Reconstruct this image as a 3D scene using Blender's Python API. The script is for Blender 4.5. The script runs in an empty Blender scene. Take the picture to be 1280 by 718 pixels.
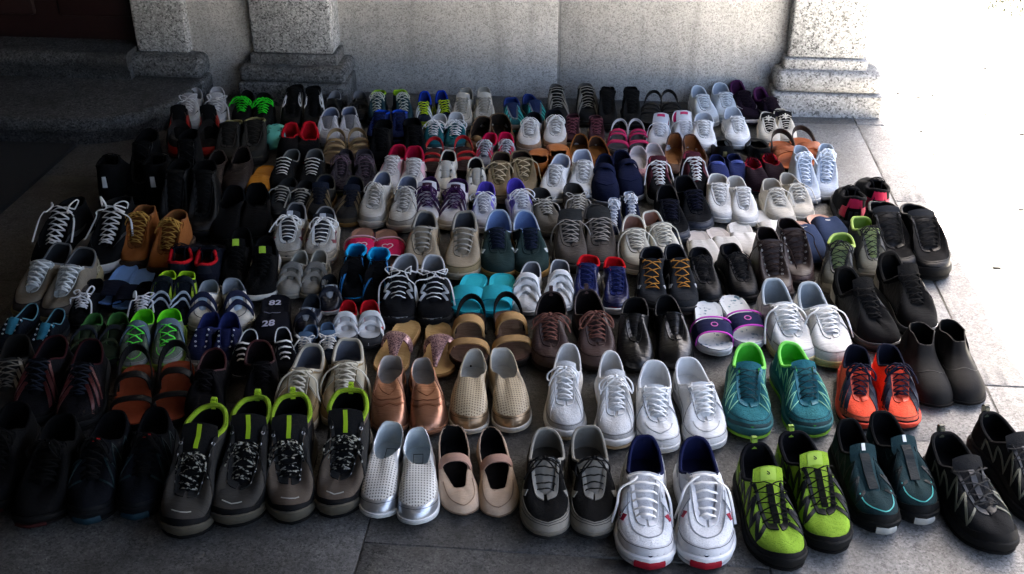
import bpy, math, random
from mathutils import Vector, Matrix

S = bpy.context.scene
C = S.collection
rad = math.radians

# ------------------------------------------------------------------ camera
CAM_H, PITCH, FPX = 1.55, rad(30.0), 1367.0
cam = bpy.data.cameras.new('camera')
cam.sensor_width = 36.0
cam.lens = 36.0 * FPX / 1280.0
cam.clip_start, cam.clip_end = 0.05, 400.0
cam_o = bpy.data.objects.new('camera', cam)
cam_o.location = (0, 0, CAM_H)
cam_o.rotation_euler = (math.pi / 2 - PITCH, 0, 0)
C.objects.link(cam_o)
S.camera = cam_o

# ------------------------------------------------------------------ sky, sun, exposure
SUN_EL, SUN_AZ = rad(50), rad(4.5)          # azimuth clockwise from +Y
YAW = rad(5.2)                              # the porch is turned a little to the camera
world = bpy.data.worlds.new('World')
S.world = world
world.use_nodes = True
nt = world.node_tree
bg = nt.nodes['Background']
sky = nt.nodes.new('ShaderNodeTexSky')
sky.sky_type = 'NISHITA'
sky.sun_disc = False
sky.sun_elevation = SUN_EL
sky.sun_rotation = SUN_AZ
sky.air_density, sky.dust_density, sky.ozone_density = 0.7, 6.0, 0.0      # hazy pale summer sky
nt.links.new(sky.outputs[0], bg.inputs[0])
bg.inputs[1].default_value = 0.06
sun = bpy.data.lights.new('sun', 'SUN')
sun.energy, sun.angle, sun.color = 5.0, rad(0.53), (1.0, 0.94, 0.86)
sun_o = bpy.data.objects.new('sun', sun)
sd = Vector((math.sin(SUN_AZ) * math.cos(SUN_EL), math.cos(SUN_AZ) * math.cos(SUN_EL), math.sin(SUN_EL)))
sun_o.rotation_euler = sd.to_track_quat('Z', 'Y').to_euler()
sun_o.location = (3, 3, 8)
C.objects.link(sun_o)
S.view_settings.view_transform = 'Standard'
S.view_settings.look = 'None'
S.view_settings.gamma = 1.0
S.view_settings.exposure = 4.7
S.view_settings.use_curve_mapping = False
S.cycles.use_denoising = True
S.cycles.max_bounces = 8
S.cycles.diffuse_bounces = 5

# ------------------------------------------------------------------ helpers
def lerp(a, b, f): return a + (b - a) * f
def clamp(x, a=0.0, b=1.0): return a if x < a else b if x > b else x
def smooth(a, b, x):
    x = clamp((x - a) / (b - a)); return x * x * (3 - 2 * x)

def floor_pt(px, py, z=0.0):
    a = (px - 640) / FPX; b = (py - 359) / FPX
    k = (CAM_H - z) / (math.sin(PITCH) + b * math.cos(PITCH))
    return Vector((k * a, k * (math.cos(PITCH) - b * math.sin(PITCH)), z))

def px_of(p):
    d = p - Vector((0, 0, CAM_H))
    zc = d.y * math.cos(PITCH) - d.z * math.sin(PITCH)
    return 640 + FPX * d.x / zc

class MB:
    def __init__(s): s.v = []; s.f = []
    def add(s, vs, fs):
        o = len(s.v); s.v += [tuple(p) for p in vs]; s.f += [tuple(i + o for i in q) for q in fs]
        return s
    def box(s, x0, x1, y0, y1, z0, z1):
        return s.add([(x0,y0,z0),(x1,y0,z0),(x1,y1,z0),(x0,y1,z0),(x0,y0,z1),(x1,y0,z1),(x1,y1,z1),(x0,y1,z1)],
                     [(0,3,2,1),(4,5,6,7),(0,1,5,4),(1,2,6,5),(2,3,7,6),(3,0,4,7)])
    def grid(s, g, closed=False, flip=False):
        n, m = len(g), len(g[0]); vs = [p for r in g for p in r]; fs = []
        for i in range(n if closed else n - 1):
            k = (i + 1) % n
            for j in range(m - 1):
                q = (i*m+j, k*m+j, k*m+j+1, i*m+j+1)
                fs.append(q[::-1] if flip else q)
        return s.add(vs, fs)
    def slab(s, g, gn, th, flip=False):
        """closed sheet: grid g pushed out by th along gn, with sides"""
        n, m = len(g), len(g[0])
        top = [g[i][j] + gn[i][j] * th for i in range(n) for j in range(m)]
        bot = [g[i][j] - gn[i][j] * 0.0006 for i in range(n) for j in range(m)]
        o = n * m; fs = []
        for i in range(n - 1):
            for j in range(m - 1):
                a, b, c, d = i*m+j, (i+1)*m+j, (i+1)*m+j+1, i*m+j+1
                fs.append((a, b, c, d)); fs.append((o+d, o+c, o+b, o+a))
        for i in range(n - 1):
            a, b = i*m, (i+1)*m; fs.append((b, a, o+a, o+b))
            a, b = i*m+m-1, (i+1)*m+m-1; fs.append((a, b, o+b, o+a))
        for j in range(m - 1):
            a, b = j, j+1; fs.append((a, b, o+b, o+a))
            a, b = (n-1)*m+j, (n-1)*m+j+1; fs.append((b, a, o+a, o+b))
        if flip: fs = [q[::-1] for q in fs]
        return s.add(top + bot, fs)
    def tube(s, pts, r, k=5, flat=1.0):
        n = len(pts); rings = []
        for i, p in enumerate(pts):
            t = (pts[min(i+1, n-1)] - pts[max(i-1, 0)])
            if t.length < 1e-7: t = Vector((0, 1, 0))
            t.normalize()
            a = t.cross(Vector((0, 0, 1)))
            if a.length < 1e-3: a = Vector((1, 0, 0))
            a.normalize(); b = a.cross(t)
            rings.append([p + a * (r * math.cos(6.2832*j/k)) + b * (r * flat * math.sin(6.2832*j/k)) for j in range(k)])
        vs = [q for R in rings for q in R]; fs = []
        for i in range(n - 1):
            for j in range(k):
                l = (j + 1) % k
                fs.append((i*k+j, i*k+l, (i+1)*k+l, (i+1)*k+j))
        fs.append(tuple(range(k))[::-1]); fs.append(tuple((n-1)*k + j for j in range(k)))
        return s.add(vs, fs)
    def mesh(s, name, material=None, sharp=50):
        me = bpy.data.meshes.new(name)
        me.from_pydata(s.v, [], s.f)
        me.polygons.foreach_set('use_smooth', [True] * len(me.polygons))
        if sharp: me.set_sharp_from_angle(angle=rad(sharp))
        if material: me.materials.append(material)
        return me
    def obj(s, name, material, parent=None, sharp=50):
        o = bpy.data.objects.new(name, s.mesh(name, material, sharp))
        C.objects.link(o)
        if parent: o.parent = parent
        return o

def catmull(pts, per=4, closed=False):
    out = []; n = len(pts)
    for i in range(n if closed else n - 1):
        if closed: a, b, c, d = (pts[(i+k-1) % n] for k in range(4))
        else: a, b, c, d = pts[max(i-1,0)], pts[i], pts[i+1], pts[min(i+2,n-1)]
        for k in range(per):
            t = k / per
            out.append(0.5 * ((2*b) + (c-a)*t + (2*a-5*b+4*c-d)*t*t + (3*b-a-3*c+d)*t*t*t))
    if not closed: out.append(pts[-1].copy())
    return out

def pchip(xs, ys):
    n = len(xs); h = [xs[i+1]-xs[i] for i in range(n-1)]; d = [(ys[i+1]-ys[i])/h[i] for i in range(n-1)]
    m = [0.0]*n; m[0], m[-1] = d[0], d[-1]
    for i in range(1, n-1):
        m[i] = 0.0 if d[i-1]*d[i] <= 0 else 2*d[i-1]*d[i]/(d[i-1]+d[i])
    def f(x):
        if x <= xs[0]: return ys[0]
        if x >= xs[-1]: return ys[-1]
        i = 0
        while x > xs[i+1]: i += 1
        t = (x-xs[i])/h[i]; t2 = t*t; t3 = t2*t
        return (2*t3-3*t2+1)*ys[i] + (t3-2*t2+t)*h[i]*m[i] + (-2*t3+3*t2)*ys[i+1] + (t3-t2)*h[i]*m[i+1]
    return f

def tag(o, label=None, cat=None, group=None, kind=None):
    if label: o['label'] = label
    if cat: o['category'] = cat
    if group: o['group'] = group
    if kind: o['kind'] = kind
    return o

# ------------------------------------------------------------------ materials
def lin(hx):
    hx = hx.lstrip('#'); out = []
    for i in (0, 2, 4):
        c = int(hx[i:i+2], 16) / 255
        out.append(c / 12.92 if c <= 0.04045 else ((c + 0.055) / 1.055) ** 2.4)
    return out

_mc = {}
class NT:
    def __init__(s, name):
        s.m = bpy.data.materials.new(name); s.m.use_nodes = True
        s.t = s.m.node_tree; s.b = s.t.nodes['Principled BSDF']
    def n(s, typ, **kw):
        x = s.t.nodes.new(typ)
        for k, v in kw.items():
            if k.startswith('_'): setattr(x, k[1:], v)
            else:
                x.inputs[int(k[1:]) if k[0] == 'i' and k[1:].isdigit() else k.replace('__', ' ')].default_value = v
        return x
    def l(s, a, b): s.t.links.new(a, b)
    def math(s, op, a, b=None, clampit=False):
        x = s.t.nodes.new('ShaderNodeMath'); x.operation = op; x.use_clamp = clampit
        for k, q in enumerate((a, b)):
            if q is None: continue
            if isinstance(q, (int, float)): x.inputs[k].default_value = q
            else: s.l(q, x.inputs[k])
        return x.outputs[0]
    def mix(s, fac, a, b):
        x = s.t.nodes.new('ShaderNodeMix'); x.data_type = 'RGBA'
        for k, q in ((0, fac), (6, a), (7, b)):
            if isinstance(q, (int, float)): x.inputs[k].default_value = q
            elif isinstance(q, (list, tuple)): x.inputs[k].default_value = tuple(q)[:3] + (1,)
            else: s.l(q, x.inputs[k])
        return x.outputs[2]
    def ramp(s, fac, a, b, va=(0,0,0), vb=(1,1,1)):
        x = s.t.nodes.new('ShaderNodeMapRange'); x.clamp = True
        s.l(fac, x.inputs[0]); x.inputs[1].default_value = a; x.inputs[2].default_value = b
        return x.outputs[0]
    def coords(s, rnd=True):
        tc = s.n('ShaderNodeTexCoord')
        if not rnd: return tc.outputs['Object']
        oi = s.n('ShaderNodeObjectInfo')
        v = s.n('ShaderNodeVectorMath', _operation='ADD')
        m = s.math('MULTIPLY', oi.outputs['Random'], 7.3)
        cx = s.n('ShaderNodeCombineXYZ'); s.l(m, cx.inputs[0]); s.l(m, cx.inputs[1]); s.l(m, cx.inputs[2])
        s.l(tc.outputs['Object'], v.inputs[0]); s.l(cx.outputs[0], v.inputs[1])
        return v.outputs[0]
    def noise(s, co, scale, detail=3, rough=0.55):
        x = s.n('ShaderNodeTexNoise', Scale=scale, Detail=detail, Roughness=rough); s.l(co, x.inputs['Vector'])
        return x.outputs['Fac']
    def bump(s, h, strength, dist=0.001, prev=None):
        x = s.n('ShaderNodeBump', Strength=strength, Distance=dist); s.l(h, x.inputs['Height'])
        if prev: s.l(prev, x.inputs['Normal'])
        s.l(x.outputs[0], s.b.inputs['Normal']); return x.outputs[0]

KIND = {  # roughness, dirt amount, fine scale, fine bump, crease bump, specular
    'leather': (0.5, 0.42, 420, 0.35, 0.45, 0.25), 'patent': (0.32, 0.15, 300, 0.1, 0.5, 0.35), 'suede': (0.95, 0.5, 700, 0.5, 0.4, 0.15),
    'mesh': (0.88, 0.4, 480, 1.0, 0.4, 0.12), 'canvas': (0.92, 0.45, 1000, 0.5, 0.5, 0.15), 'rubber': (0.65, 0.5, 300, 0.2, 0.1, 0.15),
    'foam': (0.75, 0.4, 500, 0.2, 0.1, 0.3), 'metal': (0.34, 0.25, 350, 0.15, 0.45, 0.5), 'cloth': (0.95, 0.3, 1200, 0.6, 0.1, 0.1),
    'lining': (0.95, 0.45, 800, 0.4, 0.3, 0.1), 'perf': (0.5, 0.25, 400, 0.2, 0.3, 0.4), 'glitter': (0.35, 0.1, 300, 0.2, 0.1, 0.5),
    'jean': (0.95, 0.6, 900, 0.5, 0.3, 0.1), 'flower': (0.6, 0.2, 300, 0.1, 0.1, 0.3), 'knit': (0.95, 0.35, 300, 1.0, 0.3, 0.1),
    'cork': (0.7, 0.5, 500, 0.3, 0.2, 0.3), 'speck': (0.9, 0.2, 300, 0.3, 0.1, 0.1)}

def mat(kind, hx, hx2=None):
    key = (kind, hx, hx2)
    if key in _mc: return _mc[key]
    N = NT(kind + '_' + hx.lstrip('#')); b = N.b
    rough, dirt, fs, fb, cb, spec = KIND[kind]
    c = lin(hx); co = N.coords()
    lum = 0.3*c[0] + 0.59*c[1] + 0.11*c[2]
    if lum < 0.06: c = [lerp(x, lum, .28) * .72 for x in c]        # dyed dark cloth and leather are deep and greyish
    # worn and soiled tone: pale things go brownish grey, dark things go dusty
    soil = [x*0.62*t for x, t in zip(c, (1.0, 0.95, 0.86))] if lum > 0.06 else [x*0.85 + 0.006 for x in c]
    n1 = N.noise(co, 21, 5, 0.65); n2 = N.noise(co, 95, 4, 0.6)
    d = N.math('ADD', N.math('MULTIPLY', N.ramp(n1, 0.42, 0.78), 1.0), N.math('MULTIPLY', N.ramp(n2, 0.5, 0.8), 0.55), True)
    col = N.mix(N.math('MULTIPLY', d, dirt), c, soil)
    fine = N.noise(co, fs, 2)
    if kind in ('suede', 'jean', 'knit', 'mesh', 'canvas'):
        col = N.mix(N.math('MULTIPLY', N.ramp(fine, 0.35, 0.7), 0.35), col, [x*0.55 for x in c])
    if kind in ('mesh', 'knit'):
        vo = N.n('ShaderNodeTexVoronoi', Scale=230.0); N.l(co, vo.inputs['Vector'])
        dot = N.math('LESS_THAN', vo.outputs['Distance'], 0.3)
        col = N.mix(N.math('MULTIPLY', dot, 0.45 if lum < .3 else 0.2), col, [x*0.4 for x in c])
        fine = N.math('SUBTRACT', fine, N.math('MULTIPLY', dot, 0.8))
    if kind in ('perf',):
        sep = N.n('ShaderNodeSeparateXYZ'); tc = N.n('ShaderNodeTexCoord'); N.l(tc.outputs['Object'], sep.inputs[0])
        fx = N.math('SUBTRACT', N.math('FRACT', N.math('MULTIPLY', sep.outputs[0], 165.0)), 0.5)
        fy = N.math('SUBTRACT', N.math('FRACT', N.math('MULTIPLY', sep.outputs[1], 145.0)), 0.5)
        r2 = N.math('ADD', N.math('MULTIPLY', fx, fx), N.math('MULTIPLY', fy, fy))
        hole = N.math('LESS_THAN', r2, 0.062)
        col = N.mix(hole, col, lin(hx2 or '#3a332c'))
        fine = N.math('SUBTRACT', fine, N.math('MULTIPLY', hole, 2.0))
    if kind == 'glitter':
        v = N.n('ShaderNodeTexVoronoi', Scale=420.0); N.l(co, v.inputs['Vector'])
        sep = N.n('ShaderNodeSeparateColor'); N.l(v.outputs['Color'], sep.inputs[0])
        col = N.mix(N.ramp(sep.outputs[0], 0.3, 0.75), c, lin(hx2 or '#5a3f45'))
        fine = sep.outputs[1]; b.inputs['Metallic'].default_value = 0.4; fb = 0.9
    if kind == 'flower' or kind == 'speck':
        sc = 30.0 if kind == 'flower' else 130.0
        nz = N.noise(co, sc, 2, 0.5)
        col = N.mix(N.ramp(nz, 0.57 if kind == 'flower' else 0.5, 0.6), col, lin(hx2 or '#56707c'))
        if kind == 'flower':
            v = N.n('ShaderNodeTexVoronoi', Scale=75.0); N.l(co, v.inputs['Vector'])
            pet = N.math('MULTIPLY', N.ramp(nz, 0.5, 0.6), N.math('LESS_THAN', v.outputs['Distance'], 0.36))
            col = N.mix(pet, c, lin(hx2 or '#56707c'))
    if kind == 'metal': b.inputs['Metallic'].default_value = 0.8
    b.inputs['Roughness'].default_value = rough
    N.l(N.math('ADD', N.math('MULTIPLY', n1, 0.22), rough - 0.1), b.inputs['Roughness'])
    b.inputs['Specular IOR Level'].default_value = spec * (0.55 if lum < 0.02 and kind != 'patent' else 1.0)
    N.l(col, b.inputs['Base Color'])
    mp = N.n('ShaderNodeMapping'); mp.inputs['Scale'].default_value = (0.45, 1.5, 1.0) if kind in ('leather', 'patent', 'suede', 'canvas', 'metal', 'perf') else (1, 1, 1)
    N.l(co, mp.inputs['Vector'])
    cr = N.n('ShaderNodeTexNoise', Scale=46.0, Detail=3.0, Distortion=1.2); N.l(mp.outputs[0], cr.inputs['Vector'])
    p = N.bump(cr.outputs['Fac'], cb, 0.004)
    N.bump(fine, fb, 0.0007, p)
    _mc[key] = N.m
    return N.m

def granite(name, base, dark, light, grain=150.0, stain=0.35, rough=0.85, stain_col=(0.03, 0.03, 0.028), bump=0.5, streak=0.0):
    N = NT(name); co = N.coords()
    v = N.n('ShaderNodeTexVoronoi', Scale=grain); N.l(co, v.inputs['Vector'])
    sep = N.n('ShaderNodeSeparateColor'); N.l(v.outputs['Color'], sep.inputs[0])
    w = N.n('ShaderNodeTexVoronoi', Scale=grain*2.3); N.l(co, w.inputs['Vector'])
    sep2 = N.n('ShaderNodeSeparateColor'); N.l(w.outputs['Color'], sep2.inputs[0])
    nz = N.noise(co, grain*0.25, 4, 0.7)
    a = N.math('ADD', N.math('MULTIPLY', sep.outputs[0], 0.5), N.math('ADD', N.math('MULTIPLY', sep2.outputs[0], 0.28), N.math('MULTIPLY', nz, 0.5)))
    col = N.mix(N.ramp(a, 0.36, 0.6), dark, base)
    col = N.mix(N.ramp(a, 0.72, 0.96), col, light)
    big = N.noise(co, 3.2, 6, 0.7); med = N.noise(co, 17, 5, 0.65)
    st = N.math('MULTIPLY', N.math('ADD', N.ramp(big, 0.44, 0.72), N.math('MULTIPLY', N.ramp(med, 0.5, 0.75), 0.6), True), stain)
    col = N.mix(st, col, stain_col)
    if streak:      # rain marks running down the face
        mp = N.n('ShaderNodeMapping'); mp.inputs['Scale'].default_value = (9.0, 9.0, 0.9); N.l(co, mp.inputs['Vector'])
        sn = N.noise(mp.outputs[0], 1.6, 5, 0.65)
        col = N.mix(N.math('MULTIPLY', N.ramp(sn, 0.5, 0.72), streak), col, stain_col)
    N.l(col, N.b.inputs['Base Color'])
    N.l(N.math('SUBTRACT', rough + 0.12, N.math('MULTIPLY', N.ramp(big, 0.35, 0.65), 0.24)), N.b.inputs['Roughness'])
    N.b.inputs['Specular IOR Level'].default_value = 0.3
    p = N.bump(med, 0.4, 0.006); N.bump(a, bump, 0.002, p)
    return N.m
# ------------------------------------------------------------------ the porch
import bmesh
RZ = (0, 0, -YAW)
def rbox(mb, x0, x1, y0, y1, z0, z1, r=0.01, seg=3, jit=0.0, cut=0):
    bm = bmesh.new()
    bmesh.ops.create_cube(bm, size=1.0)
    for v in bm.verts:
        v.co = Vector((lerp(x0, x1, v.co.x + .5), lerp(y0, y1, v.co.y + .5), lerp(z0, z1, v.co.z + .5)))
    bmesh.ops.bevel(bm, geom=list(bm.edges), offset=r, segments=seg, profile=0.5, affect='EDGES')
    if cut:
        bmesh.ops.subdivide_edges(bm, edges=[e for e in bm.edges if e.calc_length() > 0.08], cuts=cut, use_grid_fill=True)
    if jit:
        rr = random.Random(int((x0 + y0 * 7 + z0 * 31) * 1000))
        for v in bm.verts: v.co += Vector((rr.uniform(-jit, jit), rr.uniform(-jit, jit), rr.uniform(-jit, jit)))
    bm.verts.index_update()
    mb.add([v.co for v in bm.verts], [tuple(v.index for v in f.verts) for f in bm.faces])
    bm.free(); return mb
def bobj(name, mb, m, parent=None, sharp=40):
    o = mb.obj(name, m, parent, sharp)
    if not parent: o.rotation_euler = RZ
    return o

g_wall = granite('granite_smooth', (0.48, 0.467, 0.437), (0.25, 0.242, 0.226), (0.6, 0.588, 0.56), 230, 0.28, stain_col=(0.2, 0.19, 0.17), streak=.45)
g_pil = granite('granite_grey', (0.33, 0.335, 0.33), (0.055, 0.055, 0.055), (0.6, 0.6, 0.59), 170, 0.35, stain_col=(0.07, 0.068, 0.06), streak=.3)
g_base = granite('granite_weathered', (0.15, 0.147, 0.14), (0.035, 0.035, 0.033), (0.28, 0.275, 0.26), 150, 0.7, stain_col=(0.03, 0.028, 0.025), bump=0.8)  # darker stone for the two left pilaster bases
g_step = granite('granite_step', (0.075, 0.075, 0.074), (0.018, 0.018, 0.018), (0.15, 0.15, 0.147), 190, 0.85, stain_col=(0.02, 0.019, 0.017), bump=0.8)
g_floor = granite('stone_floor', (0.09, 0.088, 0.083), (0.036, 0.035, 0.033), (0.15, 0.146, 0.137), 230, 0.9, rough=0.55, stain_col=(0.035, 0.033, 0.03), bump=0.7)
g_pale = granite('stone_pale', (0.165, 0.162, 0.154), (0.075, 0.073, 0.069), (0.25, 0.246, 0.235), 220, 0.7, rough=0.62, stain_col=(0.07, 0.067, 0.06), bump=0.7)
m_mortar = granite('mortar', (0.10, 0.097, 0.09), (0.06, 0.058, 0.054), (0.15, 0.145, 0.135), 300, 0.5)

# floor: one bed of mortar with stone slabs laid on it
EDGE_U, WALL_D = 1.062, 4.215
mb = MB().box(-4.2, EDGE_U - 0.004, -2.6, WALL_D + 0.2, -0.12, -0.003)
floor = tag(bobj('floor', mb, m_mortar), kind='structure')
us = [-4.2, -2.95, -1.62, -0.45, 0.36, 0.955]
ds = [[-2.6, -0.9, 0.9, 2.06, 3.02, 4.03], [-2.6, -1.2, 0.5, 1.62, 2.58, 3.3, 4.03]]
rr = random.Random(4)
slabs = []
for i in range(len(us) - 1):
    rows = ds[i % 2]
    for j in range(len(rows) - 1):
        slabs.append((us[i], us[i+1], rows[j], rows[j+1]))
x = -4.2
while x < 0.9:
    slabs.append((x, min(x + 1.05, 0.955), 4.03, WALL_D + 0.15)); x += 1.05
kb = [-2.6, -1.3, -0.1, 1.15, 2.3, 3.35, 4.03, WALL_D + 0.15]
for j in range(len(kb) - 1): slabs.append((0.955, EDGE_U, kb[j], kb[j+1]))
for (a, b, c, d) in slabs:
    g = 0.0011; z = rr.uniform(-0.0012, 0.0)
    m = g_floor if a < .3 else g_pale  # darker slabs on the left, paler right-hand column and edge strip
    o = bobj('slab', rbox(MB(), a + g, b - g, c + g, d - g, -0.05, z, 0.0025, 1, .0011, 9), m, floor)

# the sunlit yard beyond the porch, reaching the horizon
N = NT('pale_gravel'); co = N.coords(False)
n1 = N.noise(co, 6, 6, 0.7); n2 = N.noise(co, 160, 4, 0.7)
col = N.mix(N.ramp(n1, 0.35, 0.7), (0.52, 0.49, 0.435), (0.6, 0.57, 0.51)); col = N.mix(N.math('MULTIPLY', N.ramp(n2, 0.55, 0.75), 0.6), col, (0.25, 0.23, 0.2))
N.l(col, N.b.inputs['Base Color']); N.b.inputs['Roughness'].default_value = 0.95; N.bump(n2, 0.6, 0.008)
mb = MB(); R_ = 180.0
mb.add([(-R_, -R_, -0.03), (R_, -R_, -0.03), (R_, R_, -0.03), (-R_, R_, -0.03)], [(0, 1, 2, 3)])
ground = tag(bobj('ground', mb, N.m), kind='structure')

# bits of bark, leaves and stones lying on the bright ground
def flat_mat(name, c, rough=0.9):
    N = NT(name); nz = N.noise(N.coords(), 60, 4)
    N.l(N.mix(N.ramp(nz, .3, .7), c, [x * 0.55 for x in c]), N.b.inputs['Base Color']); N.b.inputs['Roughness'].default_value = rough
    return N.m
mb = MB(); rr = random.Random(12)
for k in range(520):
    u, d = rr.uniform(1.15, 3.3), rr.uniform(2.4, 6.4)
    a = rr.uniform(0, 3.14); l = rr.uniform(0.004, 0.02) * (1.6 if rr.random() < .12 else 1); w = l * rr.uniform(.2, .5); h = rr.uniform(.002, .006)
    ca, sa = math.cos(a), math.sin(a)
    P = [(l, 0), (l*.3, w), (-l*.8, w*.6), (-l, -w*.2), (0, -w)]
    base = [(u + x*ca - y*sa, d + x*sa + y*ca, -0.03) for x, y in P]
    top = [(lerp(u, x, .6), lerp(d, y, .6), -0.03 + h) for x, y, z in base]
    mb.add(base + top, [(5,6,7,8,9)] + [(i, (i+1) % 5, 5 + (i+1) % 5, 5 + i) for i in range(5)])
tag(bobj('ground_litter', mb, flat_mat('bark_bits', (0.007, 0.006, 0.004))), 'small dark bits of bark and leaf scattered over the sunlit ground', 'litter', kind='stuff')
mb = MB()
for k in range(1500):
    q, t = rr.random() ** .6 * .55, rr.uniform(0, 6.28)
    u, d = 2.16 + q * math.cos(t) * .55, 6.0 + q * math.sin(t) * .7
    h = rr.uniform(.012, .05); a = rr.uniform(0, 6.28); b = rr.uniform(.002, .004); lx, ly = rr.uniform(-.03, .03), rr.uniform(-.03, .03)
    mb.add([(u - b*math.cos(a), d - b*math.sin(a), -.03), (u + b*math.cos(a), d + b*math.sin(a), -.03), (u + lx*.6 + b*.6, d + ly*.6, h*.7 - .03), (u + lx, d + ly, h - .03)], [(0, 1, 2), (0, 2, 3)])
for cu, cd, nn in ((1.52, 5.4, 90), (1.62, 5.05, 40), (1.75, 4.35, 60)):
    for k in range(nn):
        u, d = cu + rr.gauss(0, .05), cd + rr.gauss(0, .04); h = rr.uniform(.006, .02); b = .002
        mb.add([(u - b, d, -.03), (u + b, d, -.03), (u + rr.uniform(-.015, .015), d + rr.uniform(-.015, .015), h - .03)], [(0, 1, 2)])
tag(bobj('grass', mb, flat_mat('dry_grass', (0.02, 0.028, 0.007))), 'sparse dry grass tufts on the sunlit ground', 'grass', kind='stuff')

mb = MB(); rr = random.Random(77)
for k in range(420):    # grit and crumbs swept about on the porch floor
    u, d = rr.uniform(-1.6, 1.0), rr.uniform(1.35, 4.0); l = rr.uniform(.0012, .0035); a = rr.uniform(0, 6.28)
    q = [(u + l * math.cos(a + i * 2.1) * rr.uniform(.6, 1.2), d + l * math.sin(a + i * 2.1) * rr.uniform(.6, 1.2), -.0008) for i in range(3)]
    mb.add(q + [(u, d, l * .9)], [(0, 1, 3), (1, 2, 3), (2, 0, 3)])
tag(bobj('grit', mb, flat_mat('grit', (0.2, 0.18, 0.15))), 'fine grit and crumbs lying on the porch floor', 'grit', kind='stuff')
# facade: smooth granite panels, moulded pilasters
wall = bobj('stone_wall', MB().box(-1.66, 1.06, WALL_D + 0.002, WALL_D + 0.45, -0.1, 2.75), granite('wall_mortar', (0.3, 0.29, 0.27), (0.2, 0.19, 0.18), (0.36, 0.35, 0.33), 300, 0.3))
tag(wall, 'pale grey granite porch wall with moulded pilasters behind the rows of shoes', 'wall')
for a, b in ((-1.14, -0.2), (-0.194, 0.70), (0.96, 1.072)):
    bobj('panel', rbox(MB(), a + .002, b - .002, WALL_D, WALL_D + 0.46, -0.04, 2.75, 0.004, 2), g_wall, wall)
bobj('panel', rbox(MB(), -1.74, -1.40, 4.125, WALL_D + 0.3, -0.04, 2.75, 0.02, 3), g_wall, wall)
def pilaster(u0, u1, df, zb, pl, tor, fil, over, m, mbase, depth=.3, overr=None, tr=.034):
    overr = over if overr is None else overr
    p = bobj('pilaster', rbox(MB(), u0, u1, df, df + depth, zb + pl + tor + fil, 2.75, 0.012, 3), m, wall)
    bobj('fillet', rbox(MB(), u0 - .012, u1 + .012, df - .014, df + depth, zb + pl + tor - .012, zb + pl + tor + fil, 0.008, 3, .0008, 2), mbase, p)
    bobj('torus', rbox(MB(), u0 - over, u1 + overr, df - .055, df + depth, zb + pl - .002, zb + pl + tor, tr, 5, .0012, 3), mbase, p)
    bobj('plinth', rbox(MB(), u0 - over - .004, u1 + overr + .002, df - .062, df + depth, zb - .03, zb + pl, 0.011, 3, .0015, 3), mbase, p)
    return p
g_base2 = granite('granite_base_pale', (0.36, 0.355, 0.34), (0.09, 0.088, 0.083), (0.52, 0.51, 0.49), 160, 0.4, stain_col=(0.06, 0.057, 0.05), bump=0.8)  # paler stone for the right pilaster base
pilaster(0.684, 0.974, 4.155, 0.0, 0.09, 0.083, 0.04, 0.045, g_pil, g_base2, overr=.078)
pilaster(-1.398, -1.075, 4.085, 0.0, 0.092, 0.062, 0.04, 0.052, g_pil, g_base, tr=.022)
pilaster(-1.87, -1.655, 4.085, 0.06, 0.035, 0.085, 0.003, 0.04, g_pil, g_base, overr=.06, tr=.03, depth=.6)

# steps up to the door
def step(u1, df, z0, z1, dep, r, label, R):
    """solid stone step with a rounded nosing and a rounded right end"""
    def ring(ins, z):
        q = [(-4.2, df + ins)]
        if R:
            for k in range(11):
                a = math.pi / 2 * k / 10
                q.append((u1 - R + (R - ins) * math.sin(a), df + R - (R - ins) * math.cos(a)))
        else: q.append((u1, df + ins))
        q += [(u1 - (ins if R else 0), df + dep), (-4.2, df + dep)]
        return [Vector((x, y, z)) for x, y in q]
    lv = [(.016, z0), (.014, z1 - 2.2 * r), (.002, z1 - 1.9 * r)]
    for k in range(7):
        a = math.pi / 2 * k / 6; lv.append((r * (1 - math.cos(a)), z1 - r + r * math.sin(a)))
    rs = [ring(a, b) for a, b in lv]
    mb = MB().grid([[q[i] for q in rs] for i in range(len(rs[0]))], True)
    mb.add(rs[-1], [tuple(range(len(rs[-1])))])
    return tag(bobj('stone_step', mb, g_step, sharp=60), label, 'step')
step(-1.60, 3.555, -0.02, 0.098, 0.66, 0.026, 'lower dark stone step with a rounded end, below the door', 0.34)
step(-1.875, 3.985, 0.09, 0.205, 0.5, 0.03, 'upper dark stone step against the door jamb', 0)
# door, set back in the opening
m_door = flat_mat('dark_red_wood', (0.016, 0.004, 0.0035), 0.5)
door = bobj('wooden_door', rbox(MB(), -4.1, -1.86, 4.17, 4.22, 0.2, 2.43, 0.004, 1), m_door)
tag(door, 'dark red wooden door above the stone steps', 'door')
for a, b in ((-3.05, -2.30), (-2.2, -1.9)):
    for c, d in ((0.3, 1.1), (1.2, 2.3)): bobj('panel', rbox(MB(), a, b, 4.152, 4.18, c, d, 0.012, 2), m_door, door)
# door mat
N = NT('mat_fibre'); co = N.coords(); nz = N.noise(co, 500, 3)
N.l(N.mix(N.ramp(nz, .3, .7), (0.003, 0.003, 0.003), (0.009, 0.009, 0.009)), N.b.inputs['Base Color']); N.b.inputs['Roughness'].default_value = 1.0; N.bump(nz, 1.0, 0.004)
mt = bobj('door_mat', rbox(MB(), -3.1, -1.912, 2.97, 3.545, 0.001, 0.016, 0.006, 2), N.m)
tag(mt, 'black rectangular door mat lying in front of the stone steps', 'mat')

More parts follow.
